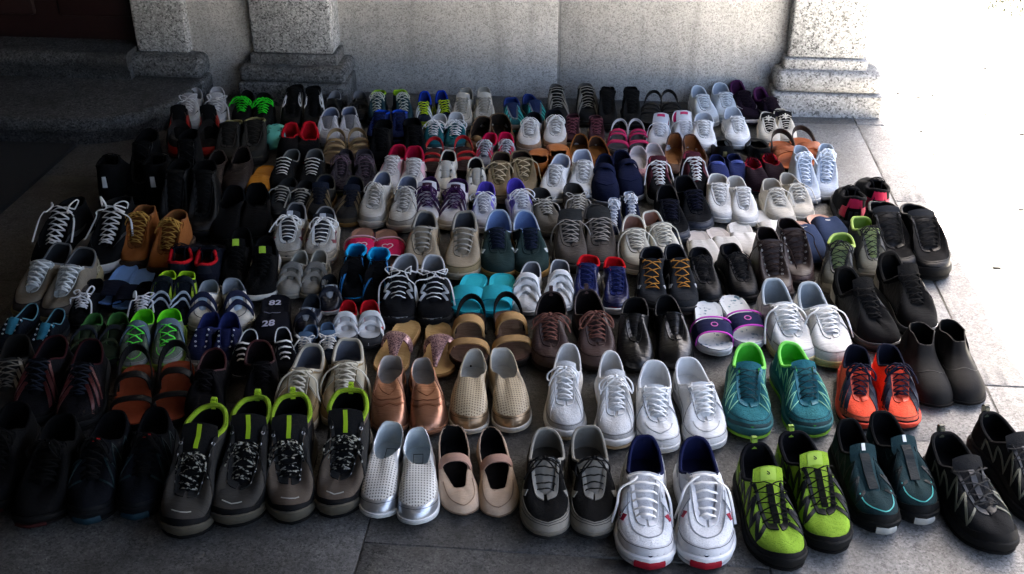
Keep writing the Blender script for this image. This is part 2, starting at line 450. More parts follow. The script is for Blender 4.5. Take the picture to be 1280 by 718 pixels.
# out of view: the roof, then walls, beam and pier added to shape the light
m_dark = granite('dark_bounce_absorber', (0.035, 0.03, 0.026), (0.02, 0.018, 0.016), (0.05, 0.045, 0.04), 40, 0.5)  # near-black finish made up to cut bounced light inside the porch
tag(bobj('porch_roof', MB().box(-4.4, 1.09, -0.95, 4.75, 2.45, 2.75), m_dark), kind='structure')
tag(bobj('sun_leak_blocker', MB().box(-4.2, -1.63, 4.50, 4.72, -0.1, 2.44), m_dark), kind='structure')  # unseen block added behind the door to stop sun leaking through
tag(bobj('side_wall', MB().box(-4.4, -4.1, -0.9, 4.75, -0.1, 2.44), m_dark), kind='structure')  # unseen wall added to keep the left side dark
tag(bobj('front_light_blocker', MB().box(-4.09, 0.5, -0.9, -0.6, -0.1, 2.44), m_dark), kind='structure')  # unseen wall added behind the camera to block frontal light
tag(bobj('light_blocker_beam', MB().box(0.85, 1.085, -0.59, 4.20, 1.62, 2.44), m_dark), kind='structure')  # unseen, added low so that light falls off faster to the left
tag(bobj('light_blocker_pier', MB().box(0.84, 1.08, -0.9, -0.5, -0.1, 1.615), m_dark), kind='structure')  # unseen pier added to hold back light near the camera
# ------------------------------------------------------------------ shoe builder
# local axes: +Y towards the toe, +X the outer side of a right shoe, z = 0 the ground
LAT = [(0,0),(.012,.17),(.045,.29),(.12,.375),(.25,.405),(.40,.425),(.55,.475),(.67,.505),(.78,.485),(.87,.405),(.935,.29),(.975,.16),(1.0,-.05)]
MED = [(0,0),(.012,.17),(.045,.29),(.12,.37),(.25,.365),(.40,.325),(.55,.375),(.67,.455),(.77,.485),(.86,.455),(.93,.37),(.975,.235),(1.0,.05)]

PRE = {
 'sneaker': dict(hs=.027, hto=.021, hc=.086, ha=.062, ht=.088, hv=.053, th=.02, tt=.445, tv=.68, wo=.35, wt=.215, wv=.12, rows=6, e=.0025, box=1.0),
 'runner':  dict(hs=.036, hto=.022, hc=.098, ha=.070, ht=.096, hv=.057, th=.015, tt=.44, tv=.69, wo=.335, wt=.205, wv=.12, rows=6, e=.004, box=1.0, sculpt=1),
 'trail':   dict(hs=.036, hto=.026, hc=.098, ha=.073, ht=.098, hv=.060, th=.015, tt=.44, tv=.71, wo=.335, wt=.205, wv=.14, rows=6, e=.004, box=1.05, sculpt=1),
 'high':    dict(hs=.028, hto=.022, hc=.128, ha=.122, ht=.132, hv=.056, th=.045, tt=.335, tv=.685, wo=.33, wt=.24, wv=.12, rows=8, e=.0025, box=1.0),
 'boot':    dict(hs=.036, hto=.028, hc=.150, ha=.146, ht=.150, hv=.064, th=.04, tt=.36, tv=.675, wo=.35, wt=.26, wv=.14, rows=7, e=.004, box=1.1, sculpt=1),
 'mid':     dict(hs=.034, hto=.026, hc=.118, ha=.108, ht=.118, hv=.060, th=.03, tt=.375, tv=.69, wo=.35, wt=.24, wv=.14, rows=6, e=.004, box=1.05, sculpt=1),
 'dress':   dict(hs=.028, hto=.013, hc=.080, ha=.062, ht=.084, hv=.054, th=.02, tt=.43, tv=.60, wo=.345, wt=.18, wv=.09, rows=4, e=.003, box=.95, heel=1),
 'slip':    dict(hs=.027, hto=.018, hc=.080, ha=.062, ht=.070, hv=.074, th=.03, tt=.35, tv=.455, wo=.32, wt=.295, wv=.20, rows=0, e=.003, box=.95),
 'flat':    dict(hs=.016, hto=.009, hc=.060, ha=.042, ht=.036, hv=.037, th=.015, tt=.45, tv=.735, wo=.37, wt=.36, wv=.19, rows=0, e=.001, box=.95),
 'ankle':   dict(hs=.040, hto=.012, hc=.116, ha=.110, ht=.108, hv=.103, th=.06, tt=.31, tv=.40, wo=.30, wt=.27, wv=.15, rows=0, e=.002, box=.92, heel=1, concave=1),
 'clog':    dict(hs=.028, hto=.020, hc=.050, ha=.050, ht=.075, hv=.080, th=.03, tt=.36, tv=.45, wo=.33, wt=.31, wv=.22, rows=0, e=.002, box=1.05),
 'mule':    dict(hs=.026, hto=.016, e=.001, rows=0, box=1.0), 'slide': dict(hs=.028, hto=.022, rows=0, e=0), 'sandal': dict(hs=.030, hto=.024, rows=0, e=0),
 'thong':   dict(hs=.026, hto=.014, rows=0, e=0),
}

def side_curve(ctrl):
    pts = catmull([Vector((w, t, 0)) for t, w in ctrl], 6)
    acc = [0.0]
    for a, b in zip(pts, pts[1:]): acc.append(acc[-1] + (b - a).length)
    T = acc[-1]; acc = [a / T for a in acc]
    def f(s):
        s = clamp(s); i = 0
        while i < len(acc) - 2 and acc[i+1] < s: i += 1
        k = (s - acc[i]) / max(1e-9, acc[i+1] - acc[i])
        return pts[i].lerp(pts[i+1], k)
    return f

class Shoe:
    """one shoe (a right one); parts is a list of (name, mesh builder, material, parent part name)"""
    def __init__(s, kind, L, W, lod=1, **kw):
        p = dict(PRE[kind])
        jr = random.Random(int(L * 99991) + sum(ord(c) for c in kw.pop('key', ''))); J = jr.uniform    # no two pairs share a last
        for k, f in (('hs', .14), ('hto', .12), ('hc', .07), ('ha', .05), ('hv', .07), ('box', .09), ('wo', .05), ('wt', .12), ('wv', .25)):
            if k in p: p[k] *= 1 + J(-f, f)
        for k, f in (('tv', .022), ('tt', .02), ('th', .01)):
            if k in p: p[k] += J(-f, f)
        p['point'] = J(-.12, .22); p['spring'] = J(.008, .018)
        p.update(kw); s.p = p; s.kind = kind
        s.L, s.W, s.k = L, W, L / .28
        s.kz = s.k ** .75 * p.get('tall', 1.0)
        s.N2 = 22 if lod else 14; s.M = 8 if lod else 5; s.lod = lod
        s.N = 2 * s.N2
        s.parts = []
        pt = p.get('point', 0.0)
        # toe shaping: 'point' > 0 narrows the toe, < 0 squares it
        def shp(c): return [(t, w * (1 - pt * smooth(.62, .95, t) * (.5 if t < 1 else 0))) for t, w in c]
        Lw, Wd = L, W
        def cv(ctrl):  # equal-arc sampling in real proportions
            return side_curve([(t * Lw, w * Wd) for t, w in shp(ctrl)])
        s.fl, s.fm = cv(LAT), cv([(t, w) for t, w in MED[:-1]] + [(1.0, .05)])
        s.out = []; s.ss = []
        for i in range(s.N):
            if i <= s.N2: f = i / s.N2; q = s.fl(f); x = q.x
            else: f = (s.N - i) / s.N2; q = s.fm(f); x = -q.x
            s.ss.append((f, 1 if i <= s.N2 else -1)); s.out.append(Vector((x, q.y - L / 2, 0)))
        s.on = []
        for i in range(s.N):
            t = s.out[(i+1) % s.N] - s.out[i-1]; n = Vector((t.y, -t.x, 0))
            n.normalize()
            if n.dot(s.out[i] - Vector((0, s.out[i].y * .6, 0))) < 0: n = -n
            s.on.append(n)
    # --- basics
    def cx(s, t):
        a = 0
        def w(c):
            for (t0, w0), (t1, w1) in zip(c, c[1:]):
                if t0 <= t <= t1: return lerp(w0, w1, (t - t0) / (t1 - t0))
            return c[-1][1]
        t = clamp(t, .05, .93)
        return (w(LAT) - w(MED)) / 2 * s.W * .8
    def ztop(s, t):
        p = s.p; z = lerp(p['hs'], p['hto'], smooth(.1, .8, t) if not p.get('heel') else smooth(.15, .6, t))
        if p.get('sculpt'): z += .004 * math.sin(t * 9.0) * (1 - t) + .006 * smooth(.86, 1, t) + .004 * smooth(.12, 0, t)
        return z * s.k ** .8
    def spring(s, t): return s.p.get('spring', .012) * s.k * smooth(.72, 1.05, t) ** 1.5
    def T(s, y): return y / s.L + .5
    # --- sole
    def sole(s, m_mid, m_out, names=('midsole', 'outsole'), inset=.0):
        p = s.p; N = s.N; lo = .35
        def ring(off, fz):
            R = []
            for i in range(N):
                q = s.out[i]; t = s.T(q.y)
                P = q + s.on[i] * off; P.z = fz(t); R.append(P)
            return R
        def zb(t):
            z = s.spring(t)
            if p.get('heel'):
                z += (s.ztop(t) - .010) * (smooth(.24, .26, t) * (1 - smooth(.42, .62, t)))
            return max(z, 0.0)
        def zo(t): return zb(t) + min(.009, .4 * s.ztop(t)) if not p.get('heel') else zb(t) + .004
        def zt(t): return s.ztop(t) + s.spring(t) * .8
        def zm(f): return lambda t: lerp(zo(t), zt(t), f)
        fl = p.get('flare', .0)
        def cap(mb, R, up):
            o = len(mb.v); mb.v += [tuple(q) for q in R]
            fs = [(0, 1, N-1)]
            for i in range(1, s.N2): fs.append((i, i+1, N-i-1, N-i) if i + 1 < N - i - 1 else (i, i+1, N-i))
            mb.f += [tuple(o + j for j in (q if up else q[::-1])) for q in fs]
        mb = MB(); rs = [ring(-.004, zb), ring(.0005 + fl, lambda t: zb(t) + .002), ring(.0005 + fl, zo)]
        mb.grid([[r[i] for r in rs] for i in range(N)], True); cap(mb, rs[0], False); cap(mb, rs[-1], True)
        s.parts.append((names[1], mb, m_out, None))
        b = .0035 if p.get('sculpt') else .001
        mb = MB(); rs = [ring(-.001 + fl, zm(.0)), ring(b*.6 + fl*.7, zm(.25)), ring(b + fl*.4, zm(.6)), ring(b*.5, zm(.92)), ring(-.0015, zm(1.0))]
        mb.grid([[r[i] for r in rs] for i in range(N)], True); cap(mb, rs[-1], True); cap(mb, rs[0], False)
        s.parts.append((names[0], mb, m_mid, None))
        s.zt = zt
    # --- upper: a band from the sole edge to the rim of the opening
    def band(s, rng, rim=None):
        p = s.p; W, L, kz = s.W, s.L, s.kz
        if rim is None:
            th, tt, tv, wo, wt, wv = (p[k] for k in ('th', 'tt', 'tv', 'wo', 'wt', 'wv'))
            hc, ha, ht, hv = (p[k] * kz for k in ('hc', 'ha', 'ht', 'hv'))
            xs = [0, .07, .15, .24, .40, .55, .70, .84, .93, 1.0]
            ft = pchip(xs, [th, th+.006, th+.03, th+.095, lerp(th+.1, tt, .5), tt, lerp(tt, tv, .52), tv-.004, tv+.008, tv+.014])
            fw = pchip(xs, [0, .36*wo, .64*wo, .87*wo, wo, wt, lerp(wt, wv, .5), wv, wv*.55, 0])
            fz = pchip(xs, [hc, hc*.992, lerp(hc, ha, .16), lerp(hc, ha, .52), ha, ht, lerp(ht, hv, .58), hv, hv-.0008, hv-.001])
            s.s_top, s.s_v = .55, .84
        else: ft, fw, fz = rim
        s.ft, s.fw, s.fz = ft, fw, fz
        ph = [rng.uniform(0, 6.28) for _ in range(6)]
        wob = p.get('wob', .003) * s.k; hcj = 1 + rng.uniform(-.05, .04)
        s.bez = []
        for i in range(s.N):
            f, sg = s.ss[i]
            t = ft(f); w = fw(f) * W; z = fz(f) * (lerp(hcj, 1, smooth(0, .3, f)))
            jz = wob * (math.sin(5*f + ph[0]) + .7*math.sin(11*f + ph[1] + sg))
            jx = wob * math.sin(4*f + ph[2] + sg)
            P3 = Vector((s.cx(t) * smooth(.1, .5, t) + sg * w + jx * (1 if w > .003 else .3), (t - .5) * L, z + jz * smooth(0, .2, f + .1)))
            q = s.out[i]; tq = s.T(q.y)
            P0 = q - s.on[i] * p['e']; P0.z = s.ztop(tq) + s.spring(tq) * .8 - .004
            d = Vector((q.x - P3.x, q.y - P3.y, 0)); H = max(.004, P3.z - P0.z)
            r = d.length / (d.length + H); k = smooth(.12, .55, r)
            a = lerp(.38, .74 * p['box'], k); b = lerp(.12, .52, k); c = lerp(.36, .04, k)
            P1 = P0 + s.on[i] * (.003 * (1 - k) + .001) * s.k; P1.z = P0.z + H * a
            P2 = P3 + d * b; P2.z = P3.z - H * c + p.get('hump', 0) * k
            if p.get('concave') and k > .25:
                P1.z = P0.z + .055 * kz; P2 = P3 + d * .12; P2.z = P3.z - H * .62
            if p.get('hc', 0) > .1 and f < .4:            # tall shafts stand up from the heel
                P2 = P3 + d * .35; P2.z = P3.z - H * .4
            s.bez.append((P0, P1, P2, P3))
    def Sp(s, phi, v):
        x = (phi % 1.0) * s.N; i = int(x) % s.N; k = x - int(x)
        def b(i):
            P0, P1, P2, P3 = s.bez[i % s.N]; w = 1 - v
            return P0*(w*w*w) + P1*(3*w*w*v) + P2*(3*w*v*v) + P3*(v*v*v)
        return b(i).lerp(b(i+1), k) if k > 1e-6 else b(i)
    def Nm(s, phi, v):
        e = .006
        du = s.Sp(phi + .012, v) - s.Sp(phi - .012, v)
        v0, v1 = max(0, v - .03), min(1, v + .03)
        dv = s.Sp(phi, v1) - s.Sp(phi, v0)
        n = du.cross(dv)
        if n.length < 1e-10: return Vector((0, 0, 1))
        return n.normalized()
    def upper(s, m_up, m_li, m_ins, s0=0.0, name='upper'):
        N, M = s.N, s.M
        idx = [i for i in range(N)] if s0 == 0 else [i for i in range(N) if s.ss[i][0] >= s0]
        g = [[s.Sp(i / N, j / M) for j in range(M + 1)] for i in idx]
        mb = MB().grid(g, s0 == 0)
        s.parts.append((name, mb, m_up, None))
        th = .0042 * s.k
        gi = []
        for a, i in enumerate(idx):
            row = [g[a][M]]
            n1 = s.Nm(i / N, .97); up = (g[a][M] - g[a][M-1]).normalized()
            row.append(g[a][M] + up * .0016 - n1 * th * .5)
            row.append(g[a][M] - up * .001 - n1 * th)
            for j in range(M - 1, -1, -1):
                v = j / M; n = s.Nm(i / N, max(v, .04)); q = g[a][j] - n * th
                q.z = max(q.z, s.ztop(s.T(q.y)) + .001); row.append(q)
            gi.append(row)
        s.parts.append(('lining', MB().grid(gi, s0 == 0), m_li, None))
        s.insole(m_ins)
    def insole(s, m, name='insole', off=-.0045, dz=.0035, th=None, lip=False):
        N = s.N; R = []
        for i in range(N):
            q = s.out[i] + s.on[i] * off; t = s.T(q.y); q.z = s.ztop(t) + s.spring(t) * .8 + dz; R.append(q)
        mb = MB()
        mid = []
        for i in range(N):   # slightly dished
            c = Vector((s.cx(s.T(R[i].y)), R[i].y * .86, 0)); q = R[i].lerp(Vector((c.x, c.y, R[i].z)), .35); q.z -= .0025; mid.append(q)
        mb.grid([[R[i] - Vector((0, 0, dz + .004)), R[i], mid[i]] for i in range(N)], True)
        o = len(mb.v); mb.v += [tuple(q) for q in mid]; fs = [(0, 1, N-1)]
        for i in range(1, s.N2): fs.append((i, i+1, N-i-1, N-i) if i + 1 < N - i - 1 else (i, i+1, N-i))
        mb.f += [tuple(o + j for j in q) for q in fs]
        s.parts.append((name, mb, m, None))
    def tip(s, name, m, half=.035, z0=.003, z1=1.0):
        g, gn = [], []
        for i in range(9):
            x = (.5 + lerp(-half, half, i / 8)) * s.N; j = int(x); k = x - j
            q = s.out[j % s.N].lerp(s.out[(j+1) % s.N], k); n = s.on[j % s.N].lerp(s.on[(j+1) % s.N], k).normalized(); t = s.T(q.y)
            a, b = s.spring(t) + z0, (s.ztop(t) + s.spring(t) * .8) * z1
            r = []
            for h, o_ in ((0, .0015), (.35, .0045), (.7, .0045), (1, .002), (1.22, -.006)):
                v = q + n * o_; v.z = lerp(a, b, h); r.append(v)
            g.append(r); gn.append([n] * 5)
        s.parts.append((name, MB().slab(g, gn, .0012), m, None))
    # --- pieces sewn onto the upper
    def patch(s, name, m, pa, pb, va, vb, th=.0014, nu=None, nv=4, parent='upper', off=0.0):
        nu = nu or max(3, int(abs(pb - pa) * s.N * 1.0))
        fa = va if callable(va) else (lambda u: va); fb = vb if callable(vb) else (lambda u: vb)
        g, gn = [], []
        for i in range(nu + 1):
            u = i / nu; ph = lerp(pa, pb, u); r, rn = [], []
            for j in range(nv + 1):
                v = lerp(fa(u), fb(u), j / nv); n = s.Nm(ph, v); r.append(s.Sp(ph, v) + n * off); rn.append(n)
            g.append(r); gn.append(rn)
        s.parts.append((name, MB().slab(g, gn, th * s.k), m, parent))
    def ribbon(s, name, m, path, w, th=.0012, parent='upper', sub=3, off=0.0):
        """path of (phi, v) points on the upper; w a width in metres or a list"""
        if sub > 1: pts = catmull([Vector((a, b, 0)) for a, b in path], sub)
        else:
            pts = []; nn = 5 if len(path) < 20 else 1
            for (a, b), (c, d) in zip(path, path[1:]):
                for i in range(nn): pts.append(Vector((lerp(a, c, i/nn), lerp(b, d, i/nn), 0)))
            pts.append(Vector((path[-1][0], path[-1][1], 0)))
        P = [s.Sp(q.x, clamp(q.y)) for q in pts]; Nn = [s.Nm(q.x, clamp(q.y)) for q in pts]
        P = [p + n * off for p, n in zip(P, Nn)]
        s.parts.append((name, s.rib3(P, Nn, w, th), m, parent))
    def rib3(s, P, Nn, w, th, mb=None, across=2, crown=0.0, side=None):
        n = len(P); g, gn = [], []
        for i in range(n):
            t = (P[min(i+1, n-1)] - P[max(i-1, 0)])
            t = t.normalized() if t.length > 1e-9 else Vector((0, 1, 0))
            sd = t.cross(Nn[i])
            sd = sd.normalized() if sd.length > 1e-6 else Vector((1, 0, 0))
            if side is not None: sd = side
            nn = sd.cross(t).normalized()
            if nn.dot(Nn[i]) < 0: nn = -nn
            ww = w(i / (n - 1)) if callable(w) else w
            ww *= s.k
            g.append([P[i] + sd * (ww * (j / across - .5)) + nn * (crown * (1 - (2*j/across - 1) ** 2)) for j in range(across + 1)]); gn.append([nn] * (across + 1))
        return (mb or MB()).slab(g, gn, th * s.k, flip=True)
    def both(s, fn):
        fn(lambda a: a); fn(lambda a: 1 - a)
    # --- tongue and laces
    def thr(s, f):
        """throat: fraction 0 at the vamp, 1 at the top eyelets -> centre point, half width"""
        q = lerp(s.s_v, s.s_top, f); t, w, z = s.ft(q), s.fw(q) * s.W, s.fz(q)
        return Vector((s.cx(t) * smooth(.1, .5, t), (t - .5) * s.L, z)), w
    def tongue(s, m, top=.01, wide=1.12, lean=0.0, name='tongue', th=.0045):
        g, gn = [], []; n = 9
        p1, _ = s.thr(1.0); p0, _ = s.thr(.85); dirn = (p1 - p0).normalized()
        dirn = (dirn + Vector((0, .25 + lean, .45))).normalized()
        s.tg = []
        for i in range(n + 1):
            f = -.12 + 1.12 * min(1, i / (n - 2)) if i <= n - 2 else 1.0
            c, w = s.thr(max(0, f))
            if f < 0: c = c + Vector((0, -f * .2 * s.L, -.004 + f * .03))
            ex = max(0, i - (n - 2)) / 2
            c = c + dirn * (top * s.k * ex)
            w = w * wide + .003
            if ex: w *= (1.05 - .12 * ex)
            r, rn = [], []
            for j in range(7):
                a = j / 3 - 1
                z = .0005 * s.k - .011 * s.k * a * a * (1 if not ex else .7) - .002
                r.append(c + Vector((a * w, 0, z))); 
                rn.append(Vector((a * .5, .42, .75)).normalized())
            g.append(r); gn.append(rn)
            s.tg.append((c + Vector((0, 0, .0045 * s.k)), w))
        s.parts.append((name, MB().slab(g, gn, th * s.k, flip=False), m, None))
        s.tgrid = g
        s.tth = th * s.k
    def on_tongue(s, u, f):
        """u -1..1 across, f 0..1 from vamp to the tip"""
        x = (clamp(u, -1, 1) + 1) * 3; i = min(5, int(x)); y = clamp(f) * (len(s.tgrid) - 1); j = min(len(s.tgrid) - 2, int(y))
        a = s.tgrid[j][i].lerp(s.tgrid[j][i+1], x - i); b = s.tgrid[j+1][i].lerp(s.tgrid[j+1][i+1], x - i)
        n = Vector((u * .5, .42, .75)).normalized()
        return a.lerp(b, y - j) + n * s.tth, n
    def tongue_rib(s, name, m, path, w, th=.0012):
        P, Nn = zip(*[s.on_tongue(a, b) for a, b in path])
        s.parts.append((name, s.rib3([p + n*.0002 for p, n in zip(P, Nn)], list(Nn), w, th), m, 'tongue'))
    def laces(s, m, style='x', rng=None, rows=None, r=.0022, bow='bow', span=(.05, .95), reach=.007, m2=None):
        rows = rows or s.p['rows']; r = r * max(.8, s.k); mb = MB(); ks = s.k
        ey = []
        for k in range(rows):
            f = lerp(span[0], span[1], k / max(1, rows - 1)); c, w = s.thr(f)
            w += reach * ks; drop = -.002
            ey.append((c + Vector((w, 0, drop)), c + Vector((-w, 0, drop)), c))
        def bar(a, b, lift, seg=6):
            pts = []
            for i in range(seg + 1):
                u = i / seg; q = a.lerp(b, u); q.z += (lift + .0065 * ks) * (1 - (2*u - 1) ** 2) + .003*ks; q.y += (.004 * ks) * (1 - (2*u-1)**2)
                q += Vector((0, rng.uniform(-.0018, .0018), rng.uniform(-.0008, .0014)))
                pts.append(q)
            mb.tube(pts, r * 1.3, 6, .36)
        if style == 'bar':
            for a, b, c in ey: bar(a, b, .004 * ks)
        else:
            bar(ey[0][0], ey[0][1], .003 * ks)
            for k in range(rows - 1):
                bar(ey[k][0], ey[k+1][1], .0045 * ks); bar(ey[k][1], ey[k+1][0], .0065 * ks)
        top = ey[-1][2] + Vector((0, .004, .016 * ks))
        R = rng.uniform
        def curve(pts, per=4): mb.tube(catmull([Vector(q) + Vector((R(-.0025, .0025), R(-.0025, .0025), R(-.001, .002))) * ks for q in pts], per), r * 1.05, 5, .55)
        if bow in ('bow', 'bigbow'):
            g = 1.35 if bow == 'bigbow' else 1.0
            mb.tube([top + Vector((-.004, 0, 0)), top + Vector((0, .002, .003)), top + Vector((.004, 0, 0))], r * 2.0, 6)
            for sg in (-1, 1):
                wx, wy = R(.03, .042) * g * ks, R(.008, .022) * g * ks
                curve([top, top + Vector((sg*wx*.45, wy*.2, .005*ks)), top + Vector((sg*wx*.95, wy*.7, -.010*ks)), top + Vector((sg*wx*.9, wy*1.5, -.022*ks)), top + Vector((sg*wx*.4, wy*1.0, -.005*ks)), top])
                ex, ey_ = R(.025, .042) * g * ks, R(.02, .05) * g * ks
                curve([top, top + Vector((sg*ex*.4, ey_*.35, .003)), top + Vector((sg*ex*.8, ey_*.7, -.012*ks)), top + Vector((sg*ex*1.05, ey_, -.030*ks))])
                a = ey[-1][0 if sg > 0 else 1]; curve([a, a.lerp(top, .5) + Vector((0, 0, .004)), top])
        elif bow == 'loose':
            for sg in (-1, 1):
                a = ey[-1][0 if sg > 0 else 1]; x = R(.022, .042) * ks
                curve([a, a + Vector((-sg*.014*ks, .004, .008*ks)), a + Vector((-sg*.004, .016*ks, .008*ks)), a + Vector((sg*x*.45, .026*ks, -.004*ks)), a + Vector((sg*x*.75, R(.03, .05)*ks, -.030*ks)), Vector((a.x + sg*x*R(.8, 1.05), a.y + R(.04, .10)*ks, max(.010, a.z - .058*ks)))])
        elif bow == 'messy':
            for sg in (-1, 1):
                a = ey[-1][0 if sg > 0 else 1]; x = R(.008, .026) * ks; hh = R(.35, 1.0)
                curve([a, a + Vector((sg*x*R(.2, 1), -.01*R(0, 1.5), .020*ks*hh)), a + Vector((sg*x*R(-.6, .4), -.010*R(0, 1.5), .028*ks*hh)), a + Vector((-sg*x*R(.6, 1.4), .006, .018*ks*hh)), a + Vector((-sg*x*R(.2, 1.1), R(.016, .03)*ks, .004*ks)), a + Vector((sg*x*R(0, .8), R(.028, .045)*ks, .004*ks)), a + Vector((sg*R(.012, .026)*ks, R(.03, .06)*ks, -.020*ks)), Vector((a.x + sg*R(.018, .032)*ks, a.y + R(.04, .11)*ks, max(.012, a.z - .062*ks)))])
        elif bow == 'in':
            for sg in (-1, 1):
                a = ey[-1][0 if sg > 0 else 1]
                curve([a, a + Vector((-sg*.008, -.006, .006)), a + Vector((-sg*.014, -.022*ks, -.004)), a + Vector((-sg*.012, -.045*ks, -.035*ks))])
        s.ey = ey
        s.parts.append(('laces', mb, m, None))
    def eyelets(s, m, rows=4, span=(.05, .95), R=.0032, r=.0012, v=.9):
        """little metal rings beside the throat, one part"""
        mb = MB()
        for k in range(rows):
            q = lerp(s.s_v, s.s_top, lerp(span[0], span[1], k / max(1, rows-1)))
            for ph in (q / 2, 1 - q / 2):
                c, n = s.Sp(ph, v), s.Nm(ph, v); a = n.cross(Vector((0, 1, 0))).normalized(); b = n.cross(a)
                mb.tube([c + n*.0012 + a * (R*s.k*math.cos(6.283*j/8)) + b * (R*s.k*math.sin(6.283*j/8)) for j in range(9)], r * s.k, 4)
        s.parts.append(('eyelets', mb, m, 'upper'))
    def collar(s, m, r=.005, reach=.53):
        """padded roll round the ankle opening"""
        pts = []; K = 26 if s.lod else 16
        for i in range(K + 1):
            f = lerp(-reach, reach, i / K); ph = f / 2
            q = s.Sp(ph, 1.0) - s.Nm(ph, .96) * (r * .55 * s.k) - Vector((0, 0, r * .25)); pts.append(q)
        s.parts.append(('collar', MB().tube(pts, r * s.k, 7), m, None))
    def pull_tab(s, m, h=.013, w=.010):
        q = s.Sp(0, 1.0); P = [q + Vector((0, .004, -.012)), q + Vector((0, .002, h*.6)), q + Vector((0, -.004, h)), q + Vector((0, -.012, h*.5)), s.Sp(0, .75) + Vector((0, -.003, 0))]
        P = catmull(P, 3); Nn = [Vector((0, -1, .2))] * len(P)
        s.parts.append(('pull_tab', s.rib3(P, [Vector((0, -.8, .6)) for _ in P], w, .0018), m, None))
    # --- straps that lie over the throat (hook and loop)
    def strap_over(s, name, m, f, w=.024, v0=.25, lift=.010, th=.0026, skew=0.0, parent=None):
        q = lerp(s.s_v, s.s_top, f) / 2; P, Nn = [], []
        for v in (v0, lerp(v0, 1, .4), .92):
            n = s.Nm(q + skew, v); P.append(s.Sp(q + skew, v) + n * .0028); Nn.append(n)
        c, hw = s.thr(f)
        for a in (.4, -.4): P.append(c + Vector((hw * a, 0, (lift * .8) * s.k))); Nn.append(Vector((a * .5, .35, .8)).normalized())
        for v in (.92, lerp(v0, 1, .4), v0):
            n = s.Nm(1 - q + skew, v); P.append(s.Sp(1 - q + skew, v) + n * .0028); Nn.append(n)
        sd = (s.thr(max(0, f - .12))[0] - s.thr(min(1, f + .12))[0]).normalized()
        s.parts.append((name, s.rib3(catmull(P, 2), [n for n in Nn for _ in (0, 1)][:-1], w, th, across=3, crown=.0012, side=sd), m, parent)); s.last = (P, Nn)
    # --- open straps over a footbed
    def strap_arch(s, name, m, tl, tm, h, w, th=.003, wide=.98, sq=.75, crown=.002, parent=None, a0=0.0, a1=1.0, K=12, wf=None):
        P, Nn = [], []
        for i in range(K + 1):
            u = lerp(a0, a1, i / K); an = math.pi * u; t = lerp(tl, tm, u)
            wl = wm = 0
            tq = clamp(t, .05, .95)
            def ww(c):
                for (t0, w0), (t1, w1) in zip(c, c[1:]):
                    if t0 <= tq <= t1: return lerp(w0, w1, (tq - t0) / (t1 - t0))
                return .1
            xl, xm = ww(LAT) * s.W * wide, -ww(MED) * s.W * wide
            c_, r_ = (xl + xm) / 2, (xl - xm) / 2
            z0 = s.ztop(t) - .006
            P.append(Vector((c_ + r_ * math.copysign(abs(math.cos(an)) ** .8, math.cos(an)), (t - .5) * s.L, z0 + (h * s.k + .006) * max(0, math.sin(an)) ** sq)))
            Nn.append(Vector((math.cos(an), 0.12, math.sin(an) + .15)).normalized())
        s.parts.append((name, s.rib3(P, Nn, wf or w, th, across=4, crown=crown), m, parent)); s.last = (P, Nn)
        return P, Nn
    def heel_strap(s, name, m, t0, z, w=.016, th=.003):
        P, Nn = [], []
        for i in range(15):
            a = lerp(-.98, .98, i / 14); an = a * math.pi / 2 * 1.06
            yb = (t0 - .5) * s.L; back = (.02 - .5) * s.L
            rise = math.cos(an)
            P.append(Vector((.35 * s.W * math.sin(an) * 1.05, lerp(yb, back, max(0, math.cos(an)) ** .7), s.ztop(t0) + (z * s.k) * (.1 + .9 * max(0, rise) ** .6))))
            Nn.append(Vector((math.sin(an), -math.cos(an), .1)).normalized())
        s.parts.append((name, s.rib3(P, Nn, w, th), m, None))
    def emblem(s, name, m, P, Nn, uv, w=.003, th=.0008, size=(1, 1), at=.5, along=0.0, parent=None):
        """closed line figure uv drawn on a strap P, Nn: u runs along the strap (metres), v across"""
        acc = [0]
        for a, b in zip(P, P[1:]): acc.append(acc[-1] + (b - a).length)
        mid = acc[-1] * at; pts, ns = [], []
        for u, v in uv:
            x = clamp(mid + u * size[0], 0, acc[-1]); i = 0
            while i < len(acc) - 2 and acc[i+1] < x: i += 1
            k = (x - acc[i]) / (acc[i+1] - acc[i]); q = P[i].lerp(P[i+1], k); n = Nn[i].lerp(Nn[i+1], k).normalized()
            t = (P[i+1] - P[i]).normalized(); sd = t.cross(n).normalized(); nn = sd.cross(t)
            if nn.dot(n) < 0: nn = -nn
            pts.append(q + sd * (v * size[1] + along) + nn * (.0055 * s.k)); ns.append(nn)
        s.parts.append((name, s.rib3(pts, ns, w, th), m, parent))

def mirror_mesh(me):
    m = me.copy(); m.transform(Matrix.Scale(-1, 4, (1, 0, 0))); m.flip_normals(); return m

def text_mesh(body, size, material):
    cu = bpy.data.curves.new('lettering', 'FONT'); cu.body = body; cu.size = size; cu.align_x = 'CENTER'; cu.align_y = 'CENTER'
    cu.extrude = .0004; cu.offset = size * .02
    o = bpy.data.objects.new('lettering', cu); C.objects.link(o)
    bpy.context.view_layer.update()
    me = bpy.data.meshes.new_from_object(o.evaluated_get(bpy.context.evaluated_depsgraph_get()))
    bpy.data.objects.remove(o); bpy.data.curves.remove(cu)
    me.materials.clear(); me.materials.append(material); return me
# ------------------------------------------------------------------ shoe designs
def M_(x, default='leather'):
    """'kind:#hex' or '#hex' -> material"""
    if x is None or x == 'no': return None
    if ':' in x:
        k, c = x.split(':'); return mat(k, *c.split('/'))
    return mat(default, *x.split('/'))

